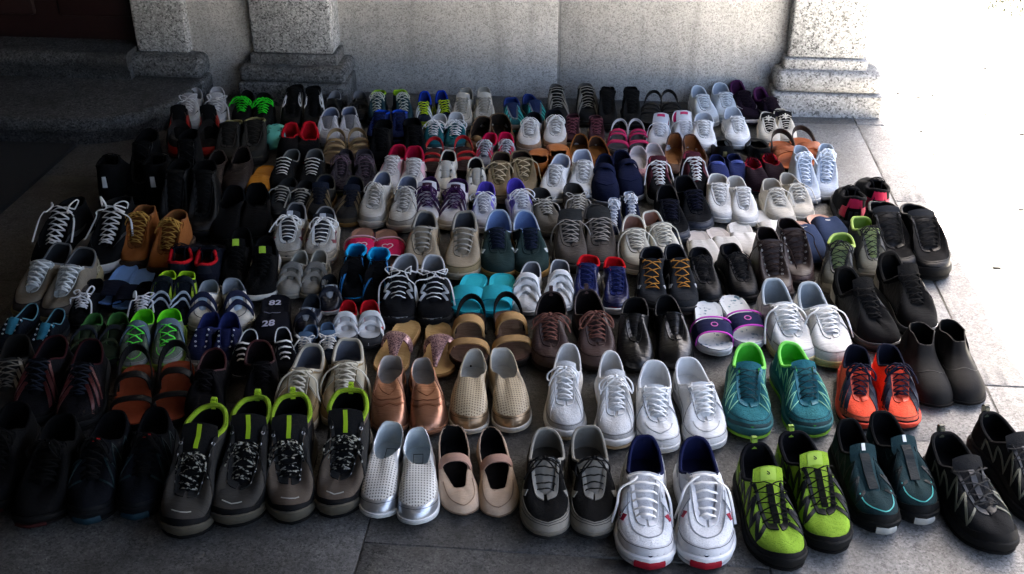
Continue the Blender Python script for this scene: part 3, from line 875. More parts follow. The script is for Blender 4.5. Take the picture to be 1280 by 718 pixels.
NAMES = {'sneaker': ('sneaker', 'sneaker'), 'runner': ('running_shoe', 'sneaker'), 'trail': ('trail_shoe', 'trail shoe'), 'high': ('high_top_sneaker', 'sneaker'),
         'boot': ('boot', 'boot'), 'mid': ('ankle_high_shoe', 'boot'), 'dress': ('dress_shoe', 'shoe'), 'slip': ('slip_on_shoe', 'shoe'), 'flat': ('flat_shoe', 'shoe'),
         'ankle': ('ankle_boot', 'boot'), 'clog': ('clog', 'clog'), 'mule': ('mule_slipper', 'slipper'), 'slide': ('slide_sandal', 'sandal'), 'sandal': ('sandal', 'sandal'), 'thong': ('thong_sandal', 'sandal')}

def build(kind, L, wr, o, ex, seed, lod):
    rng = random.Random(seed)
    geo = {k[2:]: v for k, v in o.items() if k.startswith('g_')}
    geo['key'] = o.get('up', '') + o.get('mid', '')
    s = Shoe(kind, L, L * wr, lod, **geo)
    upc = o.get('up', '#777777').split(':')[-1].split('/')[0].lstrip('#')
    up = M_(o.get('up', '#777777'), o.get('uk', 'leather')); mid = M_(o.get('mid', '#c9c6bd'), 'rubber'); out = M_(o.get('out', o.get('mid', '#8a857a')), 'rubber')
    li = M_(o.get('li', '#8f8d88'), 'lining'); ins = M_(o.get('ins', o.get('li', '#8f8d88')), 'lining')
    tks = o.get('to') or o.get('up', '#777777')
    if 'to' not in o and int(upc[:2], 16) > 90:  # tongue darkened in colour, standing in for shade between the laces
        tks = (tks.split(':')[0] + ':' if ':' in tks else '') + '#' + ''.join('%02x' % int(int(upc[i:i+2], 16) * .84) for i in (0, 2, 4))
    to = M_(tks, o.get('uk', 'leather')); la = M_(o.get('la', '#d8d6d0'), 'cloth')
    s.sole(mid, out)
    if kind in ('slide', 'sandal', 'thong'):
        s.insole(ins, 'footbed', off=-.0012, dz=.004)
        h = o.get('h', .05)
        if kind == 'slide':
            P, Nn = s.strap_arch('strap', up, o.get('tl', .62), o.get('tm', .66), h, o.get('w', .085), .004, 1.0, .62, K=14)
            s.main = (P, Nn)
        elif kind == 'thong':
            K = 16
            s.strap_arch('strap', up, .48, .50, .042, .0, .003, 1.0, .62, K=K, wf=lambda u: .034 - .012 * abs(2*u - 1))
            c = s.L * (.5 - .5); mx = s.last[0][K // 2]
            tip = Vector((s.cx(.8) - .006, .30 * s.L, s.ztop(.8) + .004)); P = [mx.lerp(tip, i / 8) for i in range(9)]
            for i, q in enumerate(P): q.z = lerp(mx.z, tip.z, (i / 8) ** 1.3)
            s.parts.append(('toe_strap', s.rib3(P, [Vector((0, .4, .9)).normalized()] * 9, lambda u: lerp(.062, .010, u ** .8), .003, across=4, crown=.004), up, None))
        else:
            for st in o.get('straps', ((.70, .74, .035, .026), (.46, .42, .06, .026))):
                m = up if len(st) < 5 else M_(st[4]); s.strap_arch('strap', m, st[0], st[1], st[2], st[3], .003, .98, .66)
            if o.get('back', 1): s.heel_strap('heel_strap', M_(o.get('bk', o.get('up')), o.get('uk', 'leather')), o.get('bt', .42), o.get('bz', .055), o.get('bw', .016))
    elif kind == 'mule':
        xs = [0, .30, .42, .52, .66, .82, 1.0]; t0 = o.get('open', .40); hz = o.get('h', .062) * s.kz; z0 = s.p['hs']
        ft = pchip(xs, [.1, .30, t0 - .01, t0, t0 + .025, t0 + .045, t0 + .05])
        fw = pchip(xs, [0, .30, .40, .385, .30, .16, 0])
        fz = pchip(xs, [z0, z0, z0 + .006, lerp(z0, hz, .45), lerp(z0, hz, .85), hz * .985, hz])
        s.s_top, s.s_v = .5, .9
        s.band(rng, (ft, fw, fz)); s.upper(up, li, ins, .44)
    else:
        s.band(rng); s.upper(up, li, ins)
        if o.get('co') != 'no': s.collar(M_(o.get('co', o.get('li', o.get('up'))), 'lining'), o.get('cr', .0042) * .72, .53 if kind not in ('slip', 'flat', 'ankle', 'clog') else (.98 if kind != 'clog' else .5))
        if s.p['rows'] and o.get('to') != 'no': s.tongue(to, o.get('tl', .008), lean=o.get('lean', 0.0))
        if kind not in ('slip', 'flat', 'ankle', 'clog') and o.get('la') != 'no':
            s.laces(la, o.get('ls', 'x'), rng, o.get('rows'), o.get('lr', .0022), o.get('bow', 'bow'), o.get('span', (.05, .93)))
    texts = []
    for e in ex:
        n, a = e[0], e[1:]
        if a and n in ('toe', 'mud', 'side', 'heel', 'stay', 'bump', 'vamp') and 'perf' not in a[0]:   # panels differ a little in tone from the upper
            pk, hx = a[0].rsplit(':', 1) if ':' in a[0] else (None, a[0]); hx = hx.split('/')[0].lstrip('#')
            if sum(abs(int(hx[i:i+2], 16) - int(upc[i:i+2], 16)) for i in (0, 2, 4)) < 40:
                f = {'toe': .90, 'mud': .84, 'side': .93, 'heel': .82, 'stay': 1.06 if int(upc[:2], 16) < 120 else .91, 'bump': .8, 'vamp': .92}[n]; ad = 4 if int(upc[:2], 16) < 50 and f > 1 else 0
                hx = ''.join('%02x' % min(235, int(int(hx[i:i+2], 16) * f + ad)) for i in (0, 2, 4))
                a = ((pk + ':' if pk else '') + '#' + hx,) + a[1:]
        c = M_(a[0], o.get('ok', 'leather')) if a else None
        dk = None
        if a and lod and n in ('toe', 'mud', 'side', 'heel', 'stay'):
            hexc = a[0].split(':')[-1].split('/')[0].lstrip('#'); dk = mat('cloth', '#' + ''.join('%02x' % int(int(hexc[i:i+2], 16) * .5 + (0 if int(hexc[0:2], 16) > 60 else 20)) for i in (0, 2, 4)))
        if n == 'toe' and dk:
            b_ = (a[1] if len(a) > 1 else .42); s.ribbon('stitching', dk, [(lerp(.355, .645, i / 16), b_ * (1 - .35 * (2*i/16 - 1) ** 2) - .045) for i in range(17)], .0012, .0019, sub=1)
        if n == 'mud' and dk:
            b_ = (a[1] if len(a) > 1 else .24); s.ribbon('stitching', dk, [(lerp(.21, .79, i / 24), b_ * (.75 + .5 * (1 - (2*i/24 - 1) ** 2)) - .04) for i in range(25)], .0012, .0019, sub=1)
        if n == 'side' and dk:
            s.both(lambda g: s.ribbon('stitching', dk, [(g(.175), .78), (g(.175), .14), (g(.335), .14), (g(.335), .78)], .0012, .0018, sub=1))
        if n == 'toe': s.patch('toe_cap', c, .5 - .15, .5 + .15, 0.0, lambda u: (a[1] if len(a) > 1 else .42) * (1 - .35 * (2*u - 1) ** 2), .0014, nv=4)
        elif n == 'bump': bw_ = a[2] if len(a) > 2 else .11; s.patch('toe_bumper', c, .5 - bw_, .5 + bw_, 0.0, lambda u: (a[1] if len(a) > 1 else .26) * (1 - .5 * (2*u - 1) ** 2), .0032, nv=3)
        elif n == 'tip': s.tip('toe_tip', M_(a[0], 'rubber'), *(a[1:]))
        elif n == 'mud': s.patch('mudguard', c, .5 - .30, .5 + .30, 0.0, lambda u: (a[1] if len(a) > 1 else .24) * (.75 + .5 * (1 - (2*u - 1) ** 2)), .0014, nv=3)
        elif n == 'rand': s.patch('rand', c, 0.0, 1.0, 0.0, (a[1] if len(a) > 1 else .2), .0014, nv=3)
        elif n == 'stay':
            q = s.s_top / 2
            for d in (0, 1):
                pa, pb = (q - .02, .49) if not d else (1 - q + .02, .51)
                if d: pa, pb = .51, 1 - q + .02
                s.patch('eyestay', c, pa, pb, lambda u: .80 + (.06 if True else 0), 1.0, .0024, nv=2)
        elif n == 'heel': s.patch('heel_counter', c, -.13, .13, 0.0, lambda u: (a[1] if len(a) > 1 else .55) * (.55 + .45 * (1 - (2*u - 1) ** 2)), .0016, nv=4)
        elif n == 'heeltab': s.patch('heel_tab', c, -.055, .055, .6, 1.0, .002, nv=3)
        elif n == 'side': s.both(lambda g: s.patch('side_panel', c, min(g(.17), g(.34)), max(g(.17), g(.34)), .1, .8, .0013, nv=4))
        elif n == 'vamp': s.patch('vamp_panel', c, .5 - a[1], .5 + a[1], a[2], lambda u: 1.0, .0013, nv=5)
        elif n == 'stripes':
            k = a[1] if len(a) > 1 else 3; w = a[2] if len(a) > 2 else .0085
            for j in range(k):
                q = (.56 + .085 * j) / 2
                s.both(lambda g: s.ribbon('stripe', c, [(g(q + .04), .14), (g(q + .018), .55), (g(q - .004), .97)], w))
        elif n == 'swoosh':
            P = [(.15, .42), (.19, .30), (.24, .26), (.30, .36), (.36, .55), (.40, .70)]
            s.both(lambda g: s.ribbon('swoosh_mark', c, [(g(x), y) for x, y in P], lambda u: .001 + .014 * (1 - abs(2*u - .75)) ** 1.2 if abs(2*u-.75) < 1 else .001, .001))
        elif n == 'wave':
            P = [(.18, .2), (.24, .45), (.30, .25), (.36, .55)]
            s.both(lambda g: s.ribbon('side_mark', c, [(g(x), y) for x, y in P], lambda u: .004 + .010 * u, .001))
        elif n == 'N':
            for g in (lambda a: a, lambda a: 1 - a):
                mbN = None
                pts = [(.365, .50), (.365, .86), (.325, .50), (.325, .86)]
                s.ribbon('letter_mark', c, [(g(x), y) for x, y in pts], .0075, .001, sub=1)
        elif n == 'star':
            pts = [(.27 + .035 * (1 if k % 2 == 0 else .42) * math.sin(k * math.pi / 5), .5 + .26 * (1 if k % 2 == 0 else .42) * math.cos(k * math.pi / 5)) for k in range(11)]
            s.both(lambda g: s.ribbon('star_mark', c, [(g(x), y) for x, y in pts], a[1] if len(a) > 1 else .003, .001, sub=1))
        elif n == 'zig':
            k = a[1] if len(a) > 1 else 5; w = a[2] if len(a) > 2 else .004
            P = []
            for j in range(k * 2): P.append((lerp(.14, .40, j / (k * 2 - 1)), .86 if j % 2 else .18))
            s.both(lambda g: s.ribbon('side_webbing', c, [(g(x), y) for x, y in P], w, .0014, sub=1))
        elif n == 'line':   # line round the foxing
            v = a[1] if len(a) > 1 else .1
            s.ribbon('foxing_line', c, [(i / 44, v) for i in range(45)], a[2] if len(a) > 2 else .0025, .0012, sub=1)
        elif n == 'seam':   # stitched seam across the vamp
            v = a[1]; s.ribbon('seam', c, [(.5 + x * a[2], v + (.25 * abs(x) if len(a) < 4 else a[3] * abs(x))) for x in (-1, -.75, -.5, -.25, 0, .25, .5, .75, 1)], .0022, .0010)
        elif n == 'velcro':
            for f in a[1]: s.strap_over('strap', c, f, a[2] if len(a) > 2 else .024)
        elif n == 'velcrotrim':
            for f in a[1]: s.strap_over('strap_trim', c, f, a[2], .25, .0125, .0006)
        elif n == 'mjstrap': s.strap_arch('strap', c, .44, .47, a[1], a[2] if len(a) > 2 else .022, .0025, .92, .6)
        elif n == 'both': s.both(lambda g: s.patch('heel_panel', c, min(g(.045), g(.10)), max(g(.045), g(.10)), .15, .62, .002, nv=3))
        elif n == 'heeltab2': s.patch('heel_label', c, -.014, .014, .42, .72, .002, nu=2, nv=2)
        elif n == 'utextside':
            for nm_, ps in (('letter_a', [(.20, .15), (.225, .85), (.25, .15)]), ('letter_i', [(.275, .15), (.275, .85)]), ('letter_r', [(.30, .15), (.30, .85), (.335, .75), (.335, .55), (.30, .5), (.34, .15)])):
                s.both(lambda g: s.ribbon('letter_mark', c, [(g(x), y) for x, y in ps], .004, .001, sub=1))
        elif n == 'tab': s.pull_tab(c, .6 * (a[1] if len(a) > 1 else .02))
        elif n == 'eyelets': s.eyelets(c, a[1] if len(a) > 1 else 4)
        elif n == 'tpatch':
            f0, f1 = a[1], a[2]; hw = a[3]; mb = MB(); g, gn = [], []
            for i in range(4):
                r, rn = [], []
                for j in range(5):
                    q, nn = s.on_tongue(lerp(-hw, hw, j / 4), lerp(f0, f1, i / 3)); r.append(q); rn.append(nn)
                g.append(r); gn.append(rn)
            s.parts.append(('tongue_patch', mb.slab(g, gn, .0012), c, 'tongue'))
        elif n == 'tline': s.tongue_rib('tongue_strip', c, [(0, lerp(a[1], a[2], i / 8)) for i in range(9)], a[3])
        elif n == 'cords':  # thin elastic cords zig-zagging over the tongue
            s.laces(c, 'x', rng, a[1], a[2], 'none', reach=.012)
        elif n == 'ttext': texts.append(('tongue', a[1], a[2], a[3], c))
        elif n == 'stext': texts.append(('strap', a[1], a[2], a[3], c))
        elif n == 'itext': texts.append(('insole', a[1], a[2], a[3], c))
        elif n == 'utext': texts.append(('upper', a[1], a[2], a[3], c))
        elif n == 'heart':
            P, Nn = s.main; uv = []
            for k in range(25):
                t = 6.2832 * k / 24; uv.append((.001 * 16 * math.sin(t) ** 3 * .95, -.001 * (13*math.cos(t) - 5*math.cos(2*t) - 2*math.cos(3*t) - math.cos(4*t))))
            s.emblem('heart_mark', c, P, Nn, uv, .0035, .0012, (1, 1), a[1], 0, 'strap')
        elif n == 'edges':  # bound edges along both sides of a wide strap
            P, Nn = s.main
            for sg in (-1, 1): s.emblem('binding', c, P, Nn, [(x, sg * a[1]) for x in [(-.5 + i / 16) * a[2] for i in range(17)]], .005, .002, (1, 1), .5, 0, 'strap')
        elif n == 'ring':
            P, Nn = s.main; uv = [(a[1] * math.cos(6.2832 * k / 16), a[1] * math.sin(6.2832 * k / 16)) for k in range(17)]
            s.emblem('emblem', c, P, Nn, uv, .003, .001, (1, 1), a[2], 0, 'strap')
        elif n == 'bow_knot':
            q = s.Sp(.5, 1.0) + Vector((0, .004, .004)); mb = MB()
            for sg in (-1, 1): mb.tube(catmull([q, q + Vector((sg*.012, .004, .008)), q + Vector((sg*.022, .006, 0)), q + Vector((sg*.012, .010, .001)), q], 4), .004, 6, .6)
            s.parts.append(('bow', mb, c, 'upper'))
        elif n == 'ball':
            mb = MB(); q = s.Sp(.5, .98) + Vector((0, -.012, .004)); rings = []
            for i in range(7):
                th = math.pi * i / 6; rings.append([q + Vector((math.sin(th) * math.cos(6.283*j/10) * .020, math.sin(th) * math.sin(6.283*j/10) * .016, math.cos(th) * .013)) for j in range(10)] )
            mb.grid([[rings[i][j] for i in range(7)] for j in range(10)], True)
            s.parts.append(('pompom', mb, c, 'upper'))
        elif n == 'fur':
            mb = MB()
            for k in range(a[1]):
                ph = rng.uniform(-.26, .26); q = s.Sp(ph, 1.0) - s.Nm(ph, .95) * rng.uniform(.002, .012)
                d = Vector((rng.gauss(0, .5), rng.gauss(0, .5), 1)).normalized() * rng.uniform(.008, .018); b = Vector((rng.uniform(-1, 1), rng.uniform(-1, 1), 0)) * .0014
                mb.add([q - b, q + b, q + d], [(0, 1, 2)])
            s.parts.append(('fur_lining', mb, c, None))
        elif n == 'frame':  # printed label box on the insole
            z = s.ztop(.2) + .0032; mb = MB(); x0, x1, y0, y1 = -.012, .010, (.13 - .5) * L, (.26 - .5) * L; w = .0012
            for q in ((x0, x1, y0, y0 + w), (x0, x1, y1 - w, y1), (x0, x0 + w, y0, y1), (x1 - w, x1, y0, y1)): mb.box(q[0], q[1], q[2], q[3], z, z + .0008)
            s.parts.append(('size_label', mb, c, 'insole'))
        elif n == 'gore': s.both(lambda g: s.patch('elastic_gore', c, min(g(.28), g(.345)), max(g(.28), g(.345)), .52, 1.0, .0015, nv=3))
        elif n == 'brogue':
            s.ribbon('wing_tip', c, [(.5 + x * .22, .40 + .22 * (1 - abs(x)) ** 1 * (1 if abs(x) > .0 else 1.12) + .0 * x) for x in (-1, -.8, -.6, -.4, -.2, 0, .2, .4, .6, .8, 1)], .006, .0014)
            s.ribbon('wing_tip', c, [(.5 + x * .26, .52 + .2 * (1 - abs(x))) for x in (-1, -.8, -.6, -.4, -.2, 0, .2, .4, .6, .8, 1)], .003, .0014)
        elif n == 'holes':
            mb = MB()
            for k in range(11):
                ph, v = .5 + rng.uniform(-.12, .12), rng.uniform(.35, .85); q, nn = s.Sp(ph, v), s.Nm(ph, v); u = nn.cross(Vector((1, 0, .1))).normalized(); w = nn.cross(u)
                mb.add([q + nn * .0006] + [q + nn * .0006 + (u * math.cos(j) + w * math.sin(j)) * .0045 for j in [6.2832 * i / 8 for i in range(8)]], [(0, i + 1, (i + 1) % 8 + 1) for i in range(8)])
            s.parts.append(('vent_hole', mb, c, 'upper'))
    return s, texts

ALL = []     # (root, radius points) for spacing
def place(s, texts, mirror, root, W):
    made = {}
    for (nm, mb, m, par) in s.parts:
        me = mb.mesh(nm, m, 45)
        if mirror:
            me.transform(Matrix.Scale(-1, 4, (1, 0, 0))); me.flip_normals()
        o = bpy.data.objects.new(nm, me); C.objects.link(o)
        o.parent = made.get(par, root) if par else root
        if nm in ('eyelets', 'vent_hole', 'fur_lining'): o['kind'] = 'stuff'
        made.setdefault(nm, o)
    sg = -1 if mirror else 1
    for kind, body, size, at, m in texts:
        me = text_mesh(body, size, m)
        if kind == 'tongue': q, n = s.on_tongue(0, at); n = Vector((0, .62, .72)).normalized(); q = q + n * .0016
        elif kind == 'strap':
            P, Nn = s.main if hasattr(s, 'main') else s.last; k = len(P) // 2; q, n = P[k] + Vector((0, .004, .0072)), Vector((0, .12, 1)).normalized()
            q = q + Vector((at * s.W, 0, -abs(at) * .006))
        elif kind == 'insole': q, n = Vector((0, (at - .5) * s.L, s.ztop(at) + .0035)), Vector((0, 0, 1))
        else: q, n = s.Sp(.5, at), s.Nm(.5, at); q = q + n * .0022
        q = Vector((q.x * sg, q.y, q.z)); n = Vector((n.x * sg, n.y, n.z))
        xd = Vector((-1, 0, 0)); yd = n.cross(xd).normalized(); xd = yd.cross(n).normalized()
        mt = Matrix((xd, yd, n)).transposed().to_4x4(); mt.translation = q
        me.transform(mt)
        o = bpy.data.objects.new('lettering', me); C.objects.link(o); pr = made.get({'tongue': 'tongue', 'strap': 'strap', 'insole': 'insole', 'upper': 'upper'}[kind], root); o.parent = pr

def solve_dir(toe, L, hx):
    """heading of the shoe (heel -> toe) so that its heel stands at image column hx"""
    best = None
    for k in range(-80, 81):
        a = rad(k); h = toe + Vector((math.sin(a) * L, math.cos(a) * L, 0))
        e = abs(px_of(h) - hx)
        if best is None or e < best[0]: best = (e, a)
    a0 = best[1]
    for k in range(-10, 11):
        a = a0 + rad(k * .1); h = toe + Vector((math.sin(a) * L, math.cos(a) * L, 0)); e = abs(px_of(h) - hx)
        if e < best[0]: best = (e, a)
    return best[1]

QUEUE = []
def pair(desc, kind, L, posl, posr, o, ex=(), wr=.37, away=False, noun=None, sides=('left', 'right')):
    """desc describes the pair; posl / posr are (x, y, far x) where the near end stands on the floor and where its far end goes"""
    for sd, pos, mir in ((sides[0], posl, False), (sides[1], posr, True)):
        if pos is None: continue
        hp = o.get('g_hc', PRE[kind].get('hc', .03)) * (pos[1] + 430) * .475      # the heel top was read off: shift to its foot
        near = floor_pt(pos[0], pos[1]); a = solve_dir(near, L, pos[2] + (640 - pos[2]) * hp / (2727 - pos[1]))
        far = near + Vector((math.sin(a) * L, math.cos(a) * L, 0))
        c = (near + far) / 2
        wr = min(wr, .43); f = (near - far).normalized()          # towards the viewer
        fwd = -f if away else f
        rz = math.atan2(-fwd.x, fwd.y)
        QUEUE.append(dict(desc=desc, kind=kind, L=L, W=L*wr, c=c, c0=c.copy(), f=f, rz=rz, o=o, ex=ex, wr=wr, mir=mir != away, sd=sd, single=(posl is None or posr is None), noun=noun, py=pos[1], near=near.y))
# ------------------------------------------------------------------ the shoes, front row first
BK, NV, WH, OFF, GR = '#141414', '#141a33', '#dcdad5', '#cfc9ba', '#6e6d69'
# ---- front row
pair('black shoe with red toe bumper, bottom left corner', 'trail', .29, (-18, 652, 22), (46, 668, 76), dict(up='mesh:#0d0d0e', mid='#101010', out='#141010', li='#0a0a0a', la='#0c0c0c'), [('tip', '#3c0b09', .045, .003, .6), ('tpatch', '#101010', .7, .95, .6), ('ttext', '#b8b8b8', '+', .012, .86)], .385)
pair('black navy trail shoe with teal toe bumper and red tongue tag', 'trail', .285, (110, 662, 138), (174, 656, 192), dict(up='mesh:#10131a', mid='#0f1114', out='#0f1114', li='#0c0d10', la='#101010', to='mesh:#12161c'), [('bump', 'rubber:#101418', .22), ('tip', '#0a3644', .042, .003, .7), ('zig', '#0e2c30', 4, .004), ('tpatch', '#b01818', .8, .98, .28), ('ttext', '#e5e5e5', '+', .009, .9)], .385)
HIKE = dict(up='suede:#45413a', mid='#4a463c', out='#141414', li='lining:#101110', co='mesh:#7f9e26', cr=.008, to='mesh:#1f2022', la='speck:#0e0e0e/#96968c', bow='bow', ls='x', lr=.002, tl=.03, rows=5, span=(.02, .62), g_hc=.142, g_ha=.130, g_ht=.122, g_hv=.056, g_box=.98, g_wo=.375, g_wt=.265)
HEX = [('rand', 'rubber:#161616', .22), ('bump', 'rubber:#111111', .3), ('seam', '#9c9c94', .52, .04, 0), ('stay', 'suede:#2a2a29'), ('heel', '#1c1c1c', .6), ('tline', '#93b822', .62, .97, .009), ('tab', '#93b822', .014), ('eyelets', 'metal:#9a9a9a', 5), ('side', 'suede:#2c2b29')]
pair('grey hiking boot with lime lining, left one of the two hiking pairs', 'boot', .288, (226, 680, 262), (288, 666, 325), HIKE, HEX, .385)
pair('grey hiking boot with lime lining, next to the silver slip-ons', 'boot', .283, (361, 662, 364), (420, 654, 437), dict(HIKE, up='suede:#564c42'), HEX, .385)
pair('silver perforated slip-on with white sole in the front row', 'slip', .25, (471, 656, 488), (522, 664, 522), dict(up='metal:#cfd1d3', mid='#e2e2df', out='#cfcfca', li='leather:#b9c3c6', ins='leather:#b4bfc3', co='metal:#c3c6c9', cr=.003), [('vamp', 'perf:#cbc8c0/#55524c', .20, .34), ('gore', 'canvas:#b9b9b6'), ('toe', 'metal:#b9bcc0', .33), ('frame', '#3a3a3a')], .345)
pair('beige strap ballerina with black insole in the front row', 'flat', .252, (578, 650, 566), (627, 652, 612), dict(up='suede:#c9b097', mid='#8a7460', out='#3a2f26', li='lining:#141312', ins='lining:#0f0e0e', co='leather:#a78d76', cr=.0028), [('mjstrap', 'canvas:#b08b78', .048, .026), ('seam', '#8a725c', .42, .16, .3)], .345)
pair('grey suede sneaker with black mesh panels and black laces in front', 'sneaker', .292, (682, 684, 684), (743, 684, 735), dict(up='mesh:#191816', mid='#6f6a60', out='#2b2a28', li='lining:#77746c', ins='lining:#4f4c47', co='lining:#8b877d', to='leather:#7d7a72', la='#1d1c1b', ls='bar', bow='bow', rows=5, lr=.0018, cr=.005), [('toe', 'suede:#827d72', .32), ('mud', 'suede:#827d72', .30), ('stay', 'suede:#8b887f'), ('heel', 'suede:#77736a', .7), ('wave', 'suede:#8d8a81')], .355)
pair('white running shoe with navy lining and red toe tip', 'runner', .300, (809, 718, 806), (889, 718, 868), dict(up='mesh:#d6d8da', mid='#d9dadb', out='#b7b9bb', li='lining:#151d4a', co='lining:#17204f', ins='lining:#10153a', to='mesh:#c9cbd0', la='#e6e6e4', ls='bar', bow='loose', lr=.0026, cr=.0055), [('toe', 'leather:#d2d4d6', .38), ('stay', 'leather:#dfe0e2'), ('tip', '#8f1626', .042, .003, .8), ('wave', '#8c1830'), ('heel', '#c9ccd0', .6), ('side', 'leather:#b4b8be'), ('seam', '#7d8288', .62, .2, .1)], .385)
pair('lime green trail shoe with black webbing', 'trail', .295, (986, 722, 941), (1046, 700, 990), dict(up='mesh:#75962c', mid='#161716', out='#0f0f0f', li='lining:#121318', co='lining:#14151a', to='mesh:#7f9f30', la='no', tl=.03, cr=.006, lean=.2), [('rand', 'rubber:#161716', .13), ('bump', 'rubber:#141414', .26), ('zig', 'leather:#15181a', 6, .0075), ('stay', '#1b1e1c'), ('tline', 'canvas:#12160f', .08, .72, .013), ('tpatch', '#8aa838', .8, .98, .5), ('ttext', '#15180e', 'S', .014, .9), ('cords', 'cloth:#101010', 5, .0014), ('tab', '#6f8f28', .02), ('heel', '#6c8a28', .8)], .375)
pair('dark teal trail shoe with pale toe bumper beside the lime ones', 'trail', .272, (1106, 674, 1058), (1155, 662, 1104), dict(up='mesh:#0d3338', mid='#121414', out='#1a1c1c', li='lining:#0c0e10', co='lining:#0d0f11', to='mesh:#113a40', la='no', tl=.026, cr=.006), [('rand', 'rubber:#101212', .2), ('zig', 'leather:#0c1c20', 5, .006), ('bump', 'rubber:#101111', .3), ('tip', '#8f908b', .032, .003, .8), ('seam', '#3f9a98', .42, .12, .2), ('tpatch', '#cfd2d2', .86, .99, .13), ('tline', '#0b1c20', .1, .8, .02)], .365)
pair('black trail shoe with grey zigzag side, bottom right corner', 'trail', .292, (1250, 702, 1180), (1318, 668, 1236), dict(up='mesh:#17191b', mid='#131415', out='#0e0e0e', li='lining:#101113', co='lining:#131416', to='mesh:#1b1d20', la='no', tl=.028, cr=.006), [('zig', 'leather:#4b4d42', 5, .0045), ('bump', 'rubber:#121212', .36), ('rand', 'rubber:#141414', .16), ('stay', '#202225'), ('cords', 'cloth:#26282a', 4, .0016), ('tab', '#3b3f2a', .022), ('tline', '#303338', .2, .75, .012)], .38)
# ---- second row
pair('olive grey sneaker with pale side stripes at the left edge', 'sneaker', .27, None, (6, 532, 26), dict(up='suede:#2f2c27', mid='#3c3730', li='#23211e', la='#5a564e', bow='in'), [('stripes', '#8f8a7e')], .37, sides=('left', 'single'))
pair('black running shoe with red side stripes, second row far left', 'runner', .282, (38, 542, 66), (97, 546, 112), dict(up='mesh:#131216', mid='#1b1b1c', out='#111111', li='#141217', co='#3a0f12', la='#1d2430', bow='in'), [('stripes', '#5e1614'), ('toe', 'suede:#161415', .3)], .37)
pair('black strap sandal with orange footbed', 'sandal', .25, (163, 546, 176), (233, 541, 238), dict(up='leather:#121212', mid='#15110f', out='#0e0e0e', ins='cork:#7d3010', straps=((.68, .70, .036, .020), (.44, .40, .055, .024)), bz=.07, bw=.022), [], .40)
pair('black low shoe with dark red collar', 'dress', .27, (256, 543, 274), (322, 538, 320), dict(up='suede:#131011', mid='#0f0e0e', li='#1c1011', co='leather:#4a1014', la='#141112', bow='in'), [], .37)
pair('beige brown worn sneaker with cream laces behind the hiking boots', 'sneaker', .275, (364, 546, 386), (426, 540, 433), dict(up='suede:#8a7554', mid='#b9ad94', out='#8d8068', li='lining:#6b6e78', co='lining:#b3ab99', to='mesh:#aaa08a', la='#d2cab6', bow='loose', lr=.0026, cr=.0065), [('stay', 'leather:#b9b09a'), ('mud', 'suede:#7d6746', .34), ('side', 'suede:#b0a68f'), ('heel', 'suede:#8a7554')], .385)
pair('bronze metallic loafer with brogue stitching', 'slip', .252, (484, 547, 489), (541, 550, 529), dict(up='metal:#a8795f', mid='#8a6048', out='#4a3428', li='leather:#a09890', ins='leather:#a8a39e', co='metal:#b88a70', cr=.0024), [('brogue', 'metal:#8a5c44'), ('seam', 'metal:#8a5c44', .8, .12, .12), ('gore', 'canvas:#9c725a')], .35)
pair('gold beige perforated slip-on with pale sole in the second row', 'slip', .258, (585, 548, 592), (645, 546, 624), dict(up='leather:#b09a78', mid='#d6d0c2', out='#c4baa4', li='leather:#b8b4aa', ins='leather:#bdbbb4', co='leather:#b6a68a', cr=.003), [('vamp', 'perf:#b8a586/#5e4a30', .21, .3), ('gore', 'canvas:#a99a84'), ('toe', 'metal:#b09270', .3)], .36)
pair('white knit running shoe with tall heel in the second row', 'runner', .27, (707, 556, 709), (772, 568, 763), dict(up='knit:#d9d8d5', mid='#dcdbd7', out='#b09a78', li='lining:#c4c2be', co='lining:#d2d0cc', to='knit:#d8d7d4', la='#e4e3e0', bow='bow', tl=.026, g_hc=.108, cr=.004), [('stay', '#dddcd9'), ('heeltab', '#dfdedb'), ('stripes', '#c6c4bf', 3, .007), ('mud', 'knit:#cfcdc8', .22)], .34)
pair('white leather tennis shoe, second from the teal trail shoes', 'sneaker', .275, (826, 574, 816), (891, 570, 857), dict(up='leather:#dbdcdb', mid='#d5d6d4', out='#c4c4c0', li='#cfd0cf', co='leather:#d5d6d6', to='leather:#dadbda', la='#e3e4e2', ls='x', bow='in', lr=.0024), [('toe', 'leather:#d9dad9', .36), ('stay', 'leather:#e0e1e0'), ('heel', '#cfd1d0'), ('side', 'leather:#d4d5d4'), ('eyelets', '#8f918f', 6), ('seam', '#a9aba9', .55, .1, .1)], .36)
pair('teal trail shoe with bright green lining', 'trail', .282, (938, 556, 934), (1017, 554, 988), dict(up='mesh:#2c6a70', mid='#2a5a5c', out='#86b83a', li='lining:#4fc03a', co='lining:#7bd05c', ins='lining:#41a830', to='mesh:#2f6d74', la='#173c42', bow='in', lr=.0017, tl=.02, cr=.006), [('zig', '#8fc9a2', 7, .0016), ('toe', 'mesh:#2f6f76', .45), ('bump', 'rubber:#2d5f63', .26), ('stay', '#2a626a')], .40)
pair('orange red running shoe with navy stripes', 'runner', .255, (1076, 546, 1072), (1131, 546, 1110), dict(up='mesh:#e5543a', mid='#c8402c', out='#26262a', li='lining:#131728', co='lining:#151a2c', to='mesh:#d2452f', la='#14182e', bow='bow', lr=.0026), [('stripes', '#141a30', 3, .0115), ('stay', '#e86048'), ('bump', 'rubber:#15161c', .16), ('toe', 'suede:#e0644a', .36)], .365)
pair('black leather ankle boot with shiny toe at the right edge', 'ankle', .255, (1167, 515, 1150), (1214, 512, 1184), dict(up='rubber:#080809', mid='#080808', out='#070707', li='lining:#121212', co='leather:#131313', cr=.002), [('seam', '#1e1e1e', .60, .2, -.2)], .40)
